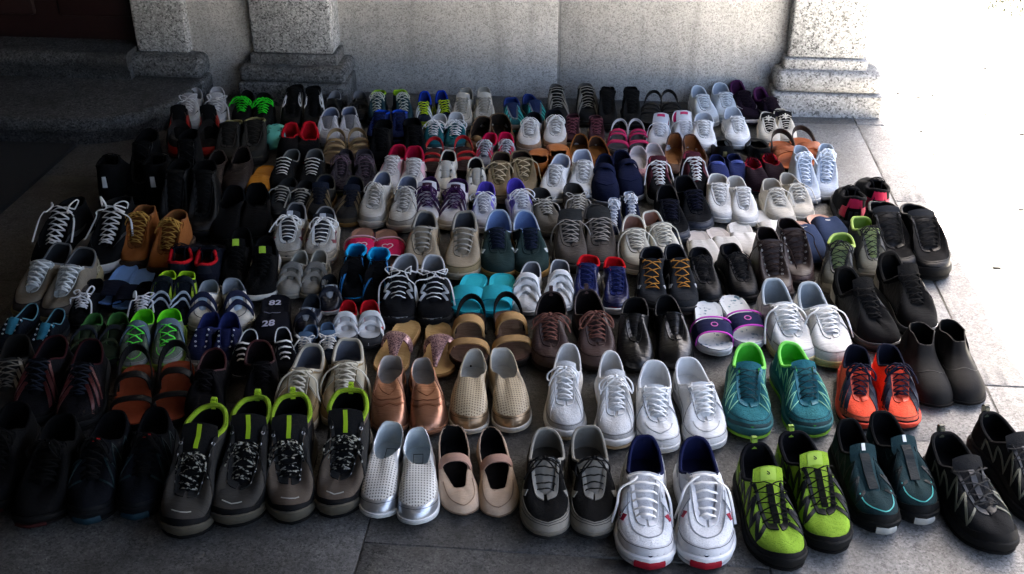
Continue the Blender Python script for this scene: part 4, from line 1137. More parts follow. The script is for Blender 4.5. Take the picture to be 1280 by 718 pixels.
# ---- third row
pair('small black canvas shoe with light blue trim at the left edge', 'sneaker', .175, (6, 446, 42), (42, 447, 72), dict(up='canvas:#0f1822', mid='#22303a', li='#16242c', co='canvas:#5c8a96', to='canvas:#3f8fa8', la='no', tl=.0), [('eyelets', '#c9d4d8', 4)], .40)
pair('small camouflage green sandal shoe', 'mid', .18, (100, 465, 112), (138, 464, 146), dict(up='suede:#2b3a1e', mid='#1f2318', li='lining:#3e6b36', la='no', tl=.0, g_hc=.09, g_ha=.075, g_ht=.09), [('velcro', 'canvas:#2a3038', (.75,), .02), ('velcro', 'suede:#3c4a28', (.2,), .016)], .42)
pair('grey kids closed sandal with neon green lining', 'mid', .2, (163, 474, 181), (208, 472, 215), dict(up='mesh:#5f6a5c', mid='#6d8a3a', li='lining:#57c81c', co='lining:#6fd02c', la='cloth:#5ee84a', ls='x', bow='none', rows=4, g_hc=.10, g_ha=.09, g_ht=.1, cr=.004), [('velcro', 'canvas:#5d6e7c', (.92,), .03), ('toe', 'rubber:#8a8c86', .34), ('seam', '#5ad82a', .5, .1, .3)], .41)
pair('navy kids canvas slip-on with white rubber toe', 'sneaker', .185, (248, 461, 265), (282, 461, 289), dict(up='canvas:#161d44', mid='#c4c5c2', out='#a8a9a6', li='lining:#1c2a6a', la='no', tl=.002, to='canvas:#18225a'), [('toe', 'rubber:#b9bab6', .26), ('eyelets', '#c9ccd2', 4)], .40)
pair('tiny black sneaker with white trim and a star', 'sneaker', .16, (300, 478, 313), (346, 472, 336), dict(up='canvas:#121317', mid='#2a2a2c', li='#25262a', co='canvas:#d8d8d6', cr=.0045, la='#dcdcda', ls='bar', bow='none', rows=4, lr=.004), [('star', '#d2d2d0'), ('line', '#bdbdbb', .08)], .40)
pair('tiny navy sneaker with tangled white laces behind the beige sneakers', 'sneaker', .15, (372, 470, 384), (408, 468, 402), dict(up='canvas:#1a2230', mid='#c9c8c3', li='#4c5c70', co='canvas:#56708a', to='canvas:#5d7690', tl=.03, la='#dcdad4', bow='messy', lr=.0028), [], .40)
pair('gold thong sandal with a glittering pink strap', 'thong', .245, (480, 476, 512), (546, 478, 543), dict(up='glitter:#b98f86/#5e3f44', mid='#a47c4c', out='#6a4a2c', ins='leather:#b8935c'), [], .36)
pair('tan hiking sandal with broad buckled straps', 'sandal', .255, (588, 470, 588), (643, 466, 632), dict(up='suede:#b08a5a', mid='#2a211a', out='#1c1815', ins='leather:#5c3520', bk='canvas:#15120f', straps=((.72, .74, .036, .026), (.43, .41, .056, .034)), bz=.062, bw=.018), [], .385)
pair('brown leather lace-up sneaker with brown laces', 'sneaker', .27, (690, 473, 688), (752, 470, 731), dict(up='leather:#513730', mid='#2e211c', out='#1c1512', li='#140f0e', co='leather:#3a2824', to='leather:#482f28', la='#6a463c', bow='bigbow', lr=.0024, g_hc=.095), [('toe', 'leather:#563c34', .5), ('tab', '#5a3a32', .02), ('stay', 'leather:#4a322b')], .385)
pair('polished black leather dress shoe', 'dress', .268, (794, 472, 795), (847, 470, 833), dict(up='patent:#121213', mid='#0e0e0e', out='#0b0b0b', li='#151515', co='leather:#111111', la='#0f0f0f', bow='in', lr=.0016, ls='bar'), [('seam', '#0c0c0c', .9, .1, .0), ('stay', 'patent:#151516')], .365)
pair('floral grey flip slide with navy strap edged in pink', 'slide', .25, (893, 448, 884), (943, 441, 914), dict(up='canvas:#1e2556', mid='#c9cbcd', out='#b0b2b4', ins='flower:#c3c6c6/#5c7682', w=.058, h=.04, tl=.68, tm=.68), [('edges', 'cloth:#c24bb4', .031, .15), ('ring', 'cloth:#c86aa8', .008, .5)], .37)
pair('worn white sneaker with loose laces and padded grey collar', 'sneaker', .29, (1001, 462, 965), (1047, 466, 1009), dict(up='leather:#c9c8c3', mid='#c4b886', out='#a89a6a', li='lining:#8c9499', co='lining:#a4abae', to='leather:#c9c9c5', la='#d8d8d4', bow='loose', lr=.0026, cr=.006, g_hc=.1), [('stay', 'leather:#cfcfca'), ('toe', 'leather:#c6c5c0', .42), ('heel', '#b9bbb9'), ('side', 'leather:#bdbcb7'), ('eyelets', '#85857f', 6)], .385)
pair('black chunky sneaker with grey white sole line', 'trail', .282, (1106, 444, 1055), (1160, 428, 1108), dict(up='suede:#151515', mid='#3a3a38', out='#101010', li='lining:#0f0f0f', co='lining:#141414', to='mesh:#131313', la='#161616', bow='in', tl=.03, cr=.008, g_hc=.115, g_ht=.115), [('side', 'leather:#1a1a1a'), ('heel', 'leather:#8d887c', .6), ('line', '#b9b7b0', .02, .004)], .385)
# ---- fourth row
pair('worn beige and brown sneaker with white tongue at the left', 'runner', .285, (34, 404, 86), (68, 409, 112), dict(up='suede:#736a5c', mid='#7d7455', out='#5c553f', li='#2f3236', co='lining:#5a5c5e', to='mesh:#b9bfc0', la='#c4c9ca', ls='x', bow='in', lr=.0028), [('mud', 'suede:#4a4039', .34), ('heel', 'speck:#8d866f/#4a4334', .75), ('stay', 'leather:#9aa09f')], .385)
pair('small black sneaker with bright white untied laces', 'sneaker', .18, (122, 412, 143), (157, 414, 168), dict(up='canvas:#0e0f12', mid='#1c1c1e', li='#101114', la='#dcdde0', bow='messy', lr=.0032), [], .40)
pair('dark blue slipper with light blue insole', 'slide', .23, (138, 394, 166), (163, 396, 187), dict(up='canvas:#121a30', mid='#12151f', ins='foam:#6f9ad8', w=.085, h=.034, tl=.74, tm=.74), [], .36)
pair('navy and lime kids high-top with striped straps', 'high', .172, (187, 414, 199), (220, 414, 225), dict(up='mesh:#141c26', mid='#20242a', out='#8fb91f', li='lining:#86b21c', co='lining:#93bd24', la='no', tl=.0, to='mesh:#1a222c', cr=.005), [('velcro', 'leather:#18222c', (.95,), .026), ('velcro', 'leather:#a9b6c2', (.5,), .012), ('velcro', 'leather:#a9b6c2', (.28,), .012), ('side', '#8aa41e'), ('bump', '#15191c', .3)], .41)
pair('white kids shoe with navy outlined straps', 'sneaker', .19, (251, 423, 261), (300, 420, 288), dict(up='leather:#c9c5b8', mid='#b9b4a4', li='#7e858c', ins='#a4adb2', la='no', to='leather:#a9bccc', tl=.002), [('velcro', 'canvas:#20284a', (.82,), .024), ('velcrotrim', 'leather:#cfd0d0', (.82,), .013), ('velcro', 'canvas:#20284a', (.35,), .024), ('velcrotrim', 'leather:#cfd0d0', (.35,), .013), ('seam', '#20284a', .62, .2, .2)], .42)
pair('black slipper with white numbers on insole and upper', 'mule', .245, None, (338, 436, 346), dict(up='canvas:#14151f', mid='#15161c', li='#15161f', ins='canvas:#171823', open=.5, h=.05), [('itext', 'cloth:#c9c6d6', '82', .034, .2), ('utext', 'cloth:#c9c6d6', '28', .034, .66), ('seam', '#7a7a86', .98, .12, 0)], .41, sides=('left', 'single'))
pair('tiny navy and silver strap shoe with red dots', 'sneaker', .15, (384, 428, 390), (398, 396, 396), dict(up='patent:#131a2a', mid='#c4c6c8', li='#2a3038', la='no', tl=.004, to='leather:#9aa0a6'), [('velcro', 'patent:#1a2436', (.6,), .03), ('velcrotrim', 'metal:#b9bec4', (.6,), .006), ('bump', '#b4221c', .1), ('line', '#c9cbcc', .06)], .43)
pair('white kids strap shoe with red lining and grey toe', 'sneaker', .17, (424, 441, 427), (461, 440, 459), dict(up='leather:#c4c4c2', mid='#3a3a3c', li='lining:#a8141c', co='lining:#b5161f', la='no', tl=.004, to='leather:#b9b9b8', cr=.005), [('velcro', 'leather:#d0d0ce', (.85,), .026), ('velcrotrim', '#8f1a22', (.85,), .008), ('velcro', 'leather:#c9c9c8', (.35,), .022), ('toe', 'rubber:#3c3d40', .55), ('wave', '#a01822')], .43)
pair('black suede sneaker with white letter mark and white laces', 'runner', .27, (498, 418, 508), (546, 420, 538), dict(up='suede:#17171a', mid='#1e1e20', out='#141416', li='lining:#8b8d90', co='lining:#b4b5b6', to='mesh:#222226', la='#dcdcda', ls='bar', bow='messy', cr=.0048), [('N', '#a9abac'), ('toe', 'suede:#19191c', .5)], .365)
pair('turquoise foam slide', 'slide', .215, (577, 400, 594), (615, 398, 629), dict(up='foam:#14a5b4', mid='#14a0b0', out='#118898', ins='foam:#18b2bf', w=.085, h=.04, tl=.68, tm=.7), [], .42)
pair('white kids shoe with three hook and loop straps', 'sneaker', .205, (655, 400, 665), (698, 396, 700), dict(up='leather:#d6d6d3', mid='#cfcfcb', out='#b9b9b4', li='lining:#77777a', ins='lining:#8b8b8e', la='no', tl=.0, co='leather:#bdbdbc'), [('velcro', 'leather:#dcdcd9', (.95,), .024), ('velcro', 'leather:#dcdcd9', (.55,), .022), ('velcro', 'leather:#dcdcd9', (.15,), .02)], .40)
pair('navy kids sneaker with bright red collar', 'mid', .2, (733, 394, 736), (769, 399, 769), dict(up='patent:#121f58', mid='#cfcfcf', out='#b9b9b9', li='lining:#b01018', co='lining:#c3121b', la='#1a2a6a', bow='in', cr=.007, to='patent:#15225c', g_hc=.105, g_ha=.095, g_ht=.11), [('toe', 'patent:#14225e', .4), ('stay', 'leather:#16256a')], .40)
pair('charcoal suede mid shoe with tan laces', 'mid', .235, (816, 399, 817), (858, 400, 841), dict(up='suede:#26282b', mid='#2a2724', out='#3c3128', li='lining:#11151c', co='leather:#141b26', la='#9a6a2c', bow='in', cr=.006, rows=5), [('toe', 'suede:#2c2e30', .45), ('line', '#6a5640', .03), ('wave', '#a4a4a2')], .375)
pair('black padded kids shoe with round collar', 'mid', .225, (887, 389, 874), (932, 382, 908), dict(up='leather:#161617', mid='#1a1a1a', li='lining:#23262f', co='lining:#17181a', la='#1c1c1e', bow='bow', cr=.009, g_hc=.1, g_ha=.09, g_ht=.1), [('bump', '#151515', .3), ('stay', '#1b1b1c')], .40)
pair('dark brown leather lace-up boot', 'boot', .25, (970, 378, 953), (1006, 368, 985), dict(up='leather:#34221c', mid='#241a16', out='#15110f', li='#1c1411', co='leather:#2c1d18', la='#2c1c16', bow='loose', g_hc=.13, g_ha=.125, g_ht=.13), [('toe', 'leather:#4a3028', .4), ('eyelets', 'metal:#9a948a', 6)], .39)
pair('grey hiking shoe with pale green lining', 'mid', .245, (1037, 368, 1043), (1086, 358, 1068), dict(up='suede:#54544c', mid='#6b675c', out='#3a3833', li='lining:#7d9a45', co='lining:#93a95a', to='mesh:#7a8a5c', la='#232323', bow='bow', cr=.007, g_hc=.11, g_ha=.1, g_ht=.115), [('bump', 'rubber:#8d8a7d', .3), ('side', '#30322f'), ('stay', '#3c3e3a')], .39)
pair('big black leather boot with thick sole at the right', 'boot', .288, (1120, 350, 1086), (1163, 354, 1128), dict(up='suede:#0e0e0f', mid='#0c0c0d', out='#0a0a0a', li='#0e0e0e', co='leather:#0f0f0f', la='#141414', bow='none', to='leather:#161617', tl=.022, g_hc=.118, g_ha=.112, g_ht=.118, g_hs=.042, g_hto=.034, cr=.006), [('toe', 'leather:#0f0f10', .45), ('eyelets', '#2a2a2a', 7), ('stay', '#1a1a1a')], .40)
# ---- fifth row
pair('black suede high-top with white sole and tall white laces', 'high', .292, (56, 352, 112), (118, 356, 160), dict(up='suede:#101010', mid='#b4b2ae', out='#8d8b86', li='#121212', co='suede:#121212', la='#d4d4d2', bow='messy', ls='x', lr=.0028, to='suede:#111111', g_hs=.032, g_hto=.03), [('swoosh', '#2c2c2e')], .37)
pair('tan nubuck lace boot', 'boot', .24, (167, 345, 187), (194, 354, 219), dict(up='suede:#8c5326', mid='#4a3420', li='#6a4424', co='leather:#7a4a24', la='#a07a3a', bow='bow', g_hc=.125, g_ha=.12, g_ht=.125, lr=.0026), [('stay', 'suede:#824c22')], .39)
pair('dark navy sneaker with red collar, heels to the camera', 'mid', .24, (225, 371, 233), (263, 372, 268), dict(up='mesh:#131726', mid='#16171c', li='lining:#a2121a', co='lining:#ac141c', la='#16181f', bow='in', cr=.008, g_hc=.115, g_ha=.095), [('heel', 'suede:#151a2c', .5), ('seam', '#111', .5, .1) if False else ('heeltab', '#1c1f2c')], .37, away=True)
pair('black running shoe with a lime square on the tongue', 'runner', .255, (292, 376, 306), (328, 388, 336), dict(up='mesh:#0e0e0e', mid='#b3b1aa', out='#1a1a1a', li='#0e0e0e', la='#111111', bow='in', tl=.03), [('tpatch', 'foam:#a9d23c', .80, .96, .34), ('rand', 'mesh:#0e0e0e', .3)], .37)
pair('white grey sneaker with big white bows', 'runner', .25, (354, 337, 364), (399, 340, 406), dict(up='mesh:#a8a59c', mid='#a39c8d', out='#7d7465', li='#3c3f46', co='lining:#7d7d7c', to='leather:#30343c', la='#e0e0de', ls='bar', bow='bigbow', tl=.03, lr=.0026), [('toe', 'leather:#a89f8d', .4), ('stay', 'leather:#c4c4c0'), ('tpatch', '#c9cbd0', .86, .98, .3), ('wave', '#6a2a30')], .39)
pair('pink knitted slipper with a heart outline', 'slide', .23, (450, 343, 455), (489, 343, 481), dict(up='knit:#d42658', mid='#8c1a38', out='#b01c44', ins='suede:#8f6a58', w=.098, h=.036, tl=.69, tm=.70), [('heart', 'cloth:#dcc3c8', .52), ('edges', 'cloth:#d2a8b2', .048, .16)], .37)
pair('grey beige kids shoe with wide straps', 'sneaker', .185, (358, 382, 377), (395, 380, 407), dict(up='suede:#8a867c', mid='#8f8c80', li='lining:#8c8a80', co='lining:#a09e92', la='no', tl=.006, cr=.006, g_hc=.095), [('velcro', 'suede:#7c7a74', (.8,), .03), ('velcro', 'suede:#86847c', (.3,), .024), ('heel', 'leather:#a8a69a')], .41)
pair('black high sneaker with bright blue lining', 'mid', .215, (442, 386, 445), (469, 394, 474), dict(up='mesh:#101113', mid='#141416', li='lining:#0f86b8', co='lining:#1290c2', la='#121214', bow='in', cr=.008, tl=.0, g_hc=.125, g_ha=.115, g_ht=.115), [('stripes', '#1c6aa0', 3, .006), ('velcro', 'mesh:#131416', (.6,), .05)], .37)
pair('big beige suede sneaker with grey laces', 'sneaker', .292, (525, 354, 534), (578, 358, 583), dict(up='suede:#9c8c74', mid='#a3977f', out='#8a7c62', li='lining:#55565a', co='lining:#8f897d', to='suede:#9a8d78', la='#8e8a80', ls='bar', bow='in', lr=.0036, rows=5, cr=.006), [('stay', 'suede:#a0937e'), ('toe', 'suede:#94835f', .42), ('heel', 'leather:#5d5d58', .7)], .38)
pair('dark green suede sneaker with pale blue collar', 'sneaker', .285, (625, 357, 623), (669, 354, 653), dict(up='suede:#24403c', mid='#a8834c', out='#8a6636', li='lining:#6f86b0', co='lining:#a9b6c6', to='suede:#1c2c34', la='#1a2440', ls='x', bow='in', lr=.0022), [('stay', 'suede:#223b38'), ('heel', 'leather:#aeb6b4', .6), ('wave', '#c3c9c4')], .375)
pair('taupe suede laced ankle shoe with tall tongue', 'mid', .268, (713, 345, 713), (754, 342, 744), dict(up='suede:#544c44', mid='#3c3631', out='#2a2622', li='#23211f', co='suede:#47413b', to='suede:#3b3935', la='#8a837a', bow='loose', tl=.04, lr=.0021, g_hc=.098, g_ha=.085, g_ht=.10), [('stay', 'suede:#4e4740'), ('line', '#8d867a', .04)], .385)
pair('cream sneaker with pinkish insole', 'sneaker', .268, (798, 350, 792), (847, 342, 821), dict(up='leather:#bdb8a8', mid='#c9c3ab', out='#b0a88a', li='lining:#a07868', ins='lining:#8e6a5c', co='leather:#c6c2b4', la='#d0cab8', bow='loose', cr=.005), [('stay', 'leather:#c4bfb0'), ('mud', 'leather:#b6b09c', .25)], .365)
pair('white backless clog with lime spots', 'mule', .232, (882, 340, 868), (919, 336, 892), dict(up='canvas:#cfcbc3', mid='#c9c4ba', li='#b5b0a8', ins='leather:#b9b0a8', open=.42, h=.05), [('bump', '#9aae2c', .12)], .39)
pair('white backless clog with square toe beside the jeans clogs', 'mule', .235, (940, 328, 917), (976, 318, 946), dict(up='leather:#d6d3ce', mid='#cfcac2', li='#bdb9b2', ins='leather:#c4c2bd', open=.42, h=.05), [('bump', '#b98a80', .1)], .40)
pair('blue denim clog with a strap', 'mule', .262, (1012, 341, 993), (1050, 328, 1015), dict(up='jean:#2a3f66', mid='#141a28', li='#2a3144', ins='leather:#b58a78', open=.30, h=.068), [('seam', 'metal:#b9bcc2', .93, .03, 0)], .41)
pair('black sneaker with pink heel panels, heels to the camera', 'trail', .265, (1049, 289, 1050), (1091, 280, 1086), dict(up='mesh:#151516', mid='#3c3d40', out='#26272a', li='lining:#121214', co='lining:#131315', la='#141416', bow='in', cr=.009, g_hc=.12, g_ha=.1), [('heel', 'leather:#2c2d31', .45), ('heeltab', 'leather:#c22048'), ('both', '#b81d44')], .385, away=True)
# ---- sixth row
pair('black boot with a white tab at the heel, heels to the camera', 'mid', .27, (150, 268, 172), (190, 266, 206), dict(up='mesh:#0c0c0d', mid='#0e0e0e', li='#0b0b0b', la='#0d0d0d', bow='in', cr=.007, g_hc=.165, g_ha=.15, g_ht=.16), [('heeltab2', '#d6d8d8')], .37, away=True)
pair('plain black shoe in the dark, behind the lime square shoes', 'slip', .265, (272, 312, 284), (313, 308, 318), dict(up='suede:#0d0c0c', mid='#0e0d0d', li='#0c0c0c', g_hc=.095), [('line', '#1d1c1b', .03)], .38)
pair('dark grey canvas sneaker with striped grey laces', 'sneaker', .2, (342, 275, 360), (374, 278, 386), dict(up='canvas:#2f2f2e', mid='#3f3d39', li='#2a2a29', la='#9c9a92', ls='bar', bow='loose', lr=.0032), [('toe', 'rubber:#4a4945', .28)], .39)
pair('brown black sneaker with gum sole', 'sneaker', .225, (393, 283, 403), (436, 287, 443), dict(up='suede:#2f2a24', mid='#6e5026', out='#5a3f1c', li='#181f2e', co='leather:#3e3a2c', to='mesh:#20283c', la='#26262c', bow='in', tl=.03, g_hc=.1), [('stripes', '#5a4c34'), ('toe', 'suede:#4a3c24', .3)], .40)
pair('dirty white sneaker with grey blue insole and loose laces', 'runner', .255, (462, 290, 479), (501, 296, 510), dict(up='leather:#b5b0a6', mid='#a89f90', out='#857c6c', li='lining:#777e92', co='lining:#c4c1ba', la='#c4c0b8', bow='bow', lr=.0021), [('stay', 'leather:#bdb9b0'), ('mud', 'leather:#aaa497', .28), ('side', 'leather:#b9b5ac')], .375)
pair('white sneaker with purple laces and heel patch', 'sneaker', .255, (533, 292, 538), (566, 294, 573), dict(up='leather:#c9c5c2', mid='#c4bdae', out='#a3987f', li='lining:#3e1a4e', co='lining:#4a1d5c', to='leather:#d2ccd0', la='#4e1a5c', bow='bow', tl=.035, lr=.0026), [('stripes', '#43204c'), ('tpatch', '#4a1236', .72, .95, .5), ('ttext', '#cdb9c8', 'Y', .014, .85), ('toe', 'suede:#b5aa9a', .34)], .37)
pair('white and lilac kids sneaker with white laces', 'runner', .22, (607, 289, 612), (652, 287, 639), dict(up='leather:#c6c8d2', mid='#c3c2c8', li='lining:#4e3fa0', co='lining:#5a4cb0', la='#dedee2', bow='bigbow', lr=.0024), [('side', 'leather:#6a5fb4'), ('toe', '#c9c9cf', .35)], .385)
pair('grey brown slack sneaker with white laces beside the lilac ones', 'sneaker', .225, (690, 299, 676), (730, 290, 722), dict(up='canvas:#6a645a', mid='#5c564c', li='#3f3b36', la='#b9b4a8', bow='messy'), [('line', '#8a8478', .05)], .40)
pair('small navy canvas sneaker with white toe', 'high', .165, (769, 306, 769), (797, 299, 790), dict(up='canvas:#1f2748', mid='#d2d2d0', out='#b9b9b6', li='lining:#a8acb8', to='canvas:#b9bdc8', la='#dcdcde', bow='bow', lr=.0024, tall=.9), [('toe', 'rubber:#cfcfcc', .3), ('line', '#2a3050', .04)], .37)
pair('black leather sneaker with blue black toe cap', 'sneaker', .27, (846, 303, 830), (884, 297, 860), dict(up='suede:#121316', mid='#3a3c40', out='#26282c', li='#111114', co='leather:#1a1b1f', la='#10142a', bow='in', lr=.0026), [('toe', 'leather:#252c3c', .42), ('stay', 'suede:#15161a')], .375)
pair('white leather sneaker in the sixth row beside the off-white canvas pair', 'sneaker', .255, (906, 291, 900), (942, 291, 924), dict(up='leather:#d2d0ca', mid='#cfccc4', out='#b9b6ac', li='lining:#b5b0a8', co='leather:#c9c6c0', la='#dad8d3', bow='in', lr=.0022), [('toe', 'leather:#d0cec8', .4), ('stay', 'leather:#d6d4cf')], .365)
pair('off-white canvas low sneaker with dark foxing line', 'sneaker', .245, (977, 291, 958), (1011, 283, 987), dict(up='canvas:#c3bcad', mid='#c9c4b6', out='#a8a294', li='lining:#a39a8c', la='#cbc6b9', bow='loose', co='canvas:#bdb6a8', g_hc=.078), [('toe', 'canvas:#bfb8a9', .38), ('line', '#3f3a34', .015)], .375)
pair('light blue canvas high-top with striped laces', 'high', .232, (1010, 260, 993), (1038, 256, 1036), dict(up='canvas:#b4bcc6', mid='#cfd0d0', out='#8a8c8e', li='lining:#aab3bd', to='canvas:#bcc4cd', la='#d2dae4', bow='bow', lr=.003), [('toe', 'rubber:#c9cccd', .32), ('line', '#3c4048', .03), ('stay', 'canvas:#b4c2d4')], .365)
# ---- seventh row
pair('black scuffed boot in the dark left block', 'mid', .27, (190, 262, 204), (228, 262, 234), dict(up='suede:#0d0d0d', mid='#0e0e0e', li='#0a0a0a', la='#101010', bow='in', g_hc=.17, g_ha=.16, g_ht=.165), [('stay', '#111111')], .37)
pair('tall black boot between the tan boots and the plain black shoes', 'boot', .27, (214, 302, 226), (252, 304, 260), dict(up='leather:#0c0c0c', mid='#0c0c0c', li='#0a0a0a', la='#0e0e0e', bow='in', g_hc=.17, g_ha=.16, g_ht=.165), [('stay', '#101010')], .38)
pair('worn brown leather loafer beside the mustard slipper', 'slip', .26, (250, 252, 264), (291, 248, 300), dict(up='leather:#2e2019', mid='#1d1713', li='#1c1511', co='leather:#3a281f', g_hc=.09), [('seam', '#3f2c22', .7, .12, .1)], .38)
pair('mustard yellow slipper', 'mule', .235, (322, 252, 334), None, dict(up='leather:#b8760f', mid='#8a5a10', li='#8a5c14', ins='leather:#c07d14', open=.46, h=.05), [], .385, sides=('single', 'right'))
pair('black canvas sneaker with white lace ladder', 'sneaker', .245, (351, 247, 368), (384, 248, 391), dict(up='canvas:#1d1c1b', mid='#2c2a27', li='#4a4a47', co='canvas:#6a6a66', la='#cfcdc8', ls='bar', bow='none', lr=.0028), [('line', '#55534e', .05)], .37)
pair('maroon grey marled sneaker', 'runner', .232, (420, 245, 426), (456, 245, 456), dict(up='speck:#4a4046/#2a2226', mid='#3f3a33', out='#6a7a2a', li='#3a3238', la='#5c4a54', ls='bar', bow='bow', tl=.026), [('stay', '#3c3238'), ('side', 'mesh:#423c36')], .39)
pair('white sneaker with crimson collar', 'runner', .245, (481, 246, 496), (516, 247, 521), dict(up='leather:#c9c3c0', mid='#c3b9b0', li='lining:#9c1030', co='lining:#a81236', la='#d6d2d0', bow='in', cr=.007), [('stay', '#d2cdcb'), ('side', 'leather:#c39aa2'), ('toe', '#c4beb9', .35)], .38)
pair('off-white lace-less oxford with dark insole and open eyelets', 'sneaker', .245, (561, 247, 568), (590, 255, 589), dict(up='leather:#c9c4b8', mid='#bfb9a9', li='lining:#1c1a1a', ins='lining:#161515', la='no', co='leather:#c6c1b6', tl=.0, g_hc=.078), [('eyelets', '#2a2826', 3)], .345)
pair('tan suede desert shoe with cream laces', 'mid', .262, (619, 260, 624), (661, 257, 652), dict(up='suede:#877458', mid='#6a5a42', li='#3a2a20', co='suede:#6e5c44', la='#b9a888', bow='loose', rows=4, g_hc=.09, g_ha=.08, g_ht=.09), [('stay', 'suede:#80704f')], .37)
pair('clean white leather sneaker next to the tan suede pair', 'runner', .258, (688, 259, 701), (726, 260, 729), dict(up='leather:#d4d3d0', mid='#cfcdc9', out='#4a4a4c', li='lining:#a9aebc', co='leather:#d2d2d2', la='#dad9d7', bow='in', lr=.0021), [('toe', 'leather:#d2d1ce', .4), ('stay', 'leather:#d8d7d5'), ('side', 'leather:#d3d3d2')], .38)
pair('navy suede slip-on with a strap and grey sole', 'slip', .262, (761, 263, 763), (802, 257, 788), dict(up='suede:#141c3c', mid='#8a8a8c', out='#6a6a6c', li='#101528', co='suede:#18214a', g_hc=.09, g_hv=.082), [('mjstrap', 'suede:#151e42', .075, .03), ('vamp', 'suede:#18224c', .12, .5)], .385)
pair('black and red canvas sneaker with thick white laces', 'high', .235, (836, 264, 826), (872, 258, 856), dict(up='canvas:#151516', mid='#c9c9c8', out='#a3a3a2', li='lining:#a83a4c', co='canvas:#6e1a28', to='canvas:#5c1624', la='#d8d8d6', bow='loose', lr=.0028, tl=.025, g_hc=.11, g_ha=.1, g_ht=.115), [('toe', 'canvas:#16161a', .4), ('side', 'canvas:#64182a')], .37)
pair('blue kids slip-on with a strap across', 'slip', .185, (891, 238, 888), (917, 236, 910), dict(up='canvas:#1f2f6e', mid='#20242e', li='#1a2350', co='canvas:#1c2a66'), [('mjstrap', 'leather:#2a3f86', .06, .03)], .42)
pair('dark plum velvet shoe with red collar', 'slip', .2, (947, 248, 938), (971, 245, 958), dict(up='suede:#26131f', mid='#1c1219', li='lining:#8c0f22', co='lining:#a01228', cr=.008), [('fur', 'suede:#3a1220', 160)], .41)
pair('orange brown leather sandal with crossed straps', 'sandal', .258, (992, 224, 972), (1018, 217, 994), dict(up='leather:#8a4520', mid='#2a1c14', out='#1c1410', ins='leather:#a8572c', straps=((.74, .50, .045, .042), (.50, .74, .048, .042)), bk='leather:#33241c', bz=.05, bw=.02), [], .40)
# ---- eighth row
pair('black and red sneaker behind the black boots', 'high', .255, (226, 203, 226), (266, 203, 262), dict(up='leather:#121112', mid='#7d1510', out='#4a100c', li='#121112', co='mesh:#121112', to='mesh:#101010', la='no', tl=.03, tall=1.05), [('side', 'leather:#93160f'), ('toe', 'leather:#a31a12', .42), ('velcro', 'leather:#151415', (.55,), .03)], .37)
pair('olive brown hiking shoe with khaki collar', 'mid', .26, (281, 217, 292), (322, 215, 331), dict(up='suede:#2c2820', mid='#221e19', li='#4a4630', co='lining:#8a8358', la='#2a2620', bow='in', cr=.006, g_hc=.1), [('stay', 'suede:#332e25')], .38)
pair('mint green clog with holes', 'clog', .2, (343, 190, 347), None, dict(up='foam:#5fb5a6', mid='#57a898', out='#4c9686', li='foam:#5fb0a2'), [('holes', '#2f6a60')], .41, sides=('single', 'right'))
pair('black knit shoe with bright red collar', 'slip', .24, (362, 214, 367), (388, 214, 390), dict(up='mesh:#131213', mid='#1c1a1a', li='lining:#a80f1c', co='lining:#b81120', cr=.009, g_hc=.095, g_wo=.34), [], .36)
pair('grey white sneaker with silver side stripes', 'sneaker', .24, (411, 188, 415), (442, 187, 442), dict(up='leather:#a3a4a8', mid='#8c8c8c', li='lining:#6a7288', co='leather:#aaabb0', to='mesh:#6c6c70', la='no', tl=.0), [('stripes', '#c4c4c8'), ('toe', 'leather:#9c9ca0', .35), ('stay', 'leather:#b4b5ba')], .38)
pair('beige sandal with three straps', 'sandal', .225, (418, 215, 423), (452, 214, 447), dict(up='leather:#8a7452', mid='#4a3e2c', ins='leather:#6a553a', straps=((.72, .74, .04, .02), (.56, .57, .05, .02), (.40, .41, .056, .02)), bz=.06), [], .40)
pair('teal kids sneaker with lime collar at the wall', 'mid', .2, (471, 162, 474), (507, 162, 499), dict(up='mesh:#15424c', mid='#1c2a30', li='lining:#6f9a1c', co='lining:#86b520', la='#b9bdb0', bow='bow', cr=.007, g_hc=.11), [('toe', 'mesh:#12323c', .35)], .40)
pair('royal blue kids sneaker with dark toe', 'mid', .195, (470, 188, 482), (501, 190, 502), dict(up='mesh:#122f7a', mid='#15306e', li='lining:#0f3aa0', co='lining:#1242b0', la='#101a3c', bow='in', cr=.008, g_hc=.105), [('toe', 'mesh:#11151f', .4)], .38)
pair('plain black low boot in the eighth row', 'mid', .24, (478, 219, 484), (512, 218, 510), dict(up='suede:#0f0f10', mid='#0f0f10', li='#0d0d0e', la='#111112', bow='in'), [], .38)
pair('teal suede sneaker with white laces and white sole', 'sneaker', .225, (541, 195, 552), (572, 195, 573), dict(up='suede:#11525a', mid='#d2d3d2', out='#2a2c2e', li='lining:#b5b6b6', co='lining:#c4c5c5', la='#dfe0e0', bow='bigbow', lr=.0024), [('toe', 'suede:#12545c', .34), ('stay', 'suede:#135a62')], .385)
pair('red strappy sandal with dark footbed', 'sandal', .225, (547, 229, 549), (578, 227, 574), dict(up='leather:#a3121a', mid='#2a1414', ins='leather:#3a1416', straps=((.72, .66, .036, .022), (.5, .56, .045, .014)), bz=.055), [], .37)
pair('tan soft shoe with a rolled fabric ball inside', 'flat', .235, (594, 197, 606), (634, 196, 624), dict(up='suede:#7a624a', mid='#4a3c2e', li='#33261c', ins='#2c2119', co='suede:#6c5540', g_hc=.075, g_ha=.065), [('ball', 'suede:#8f734e')], .39)
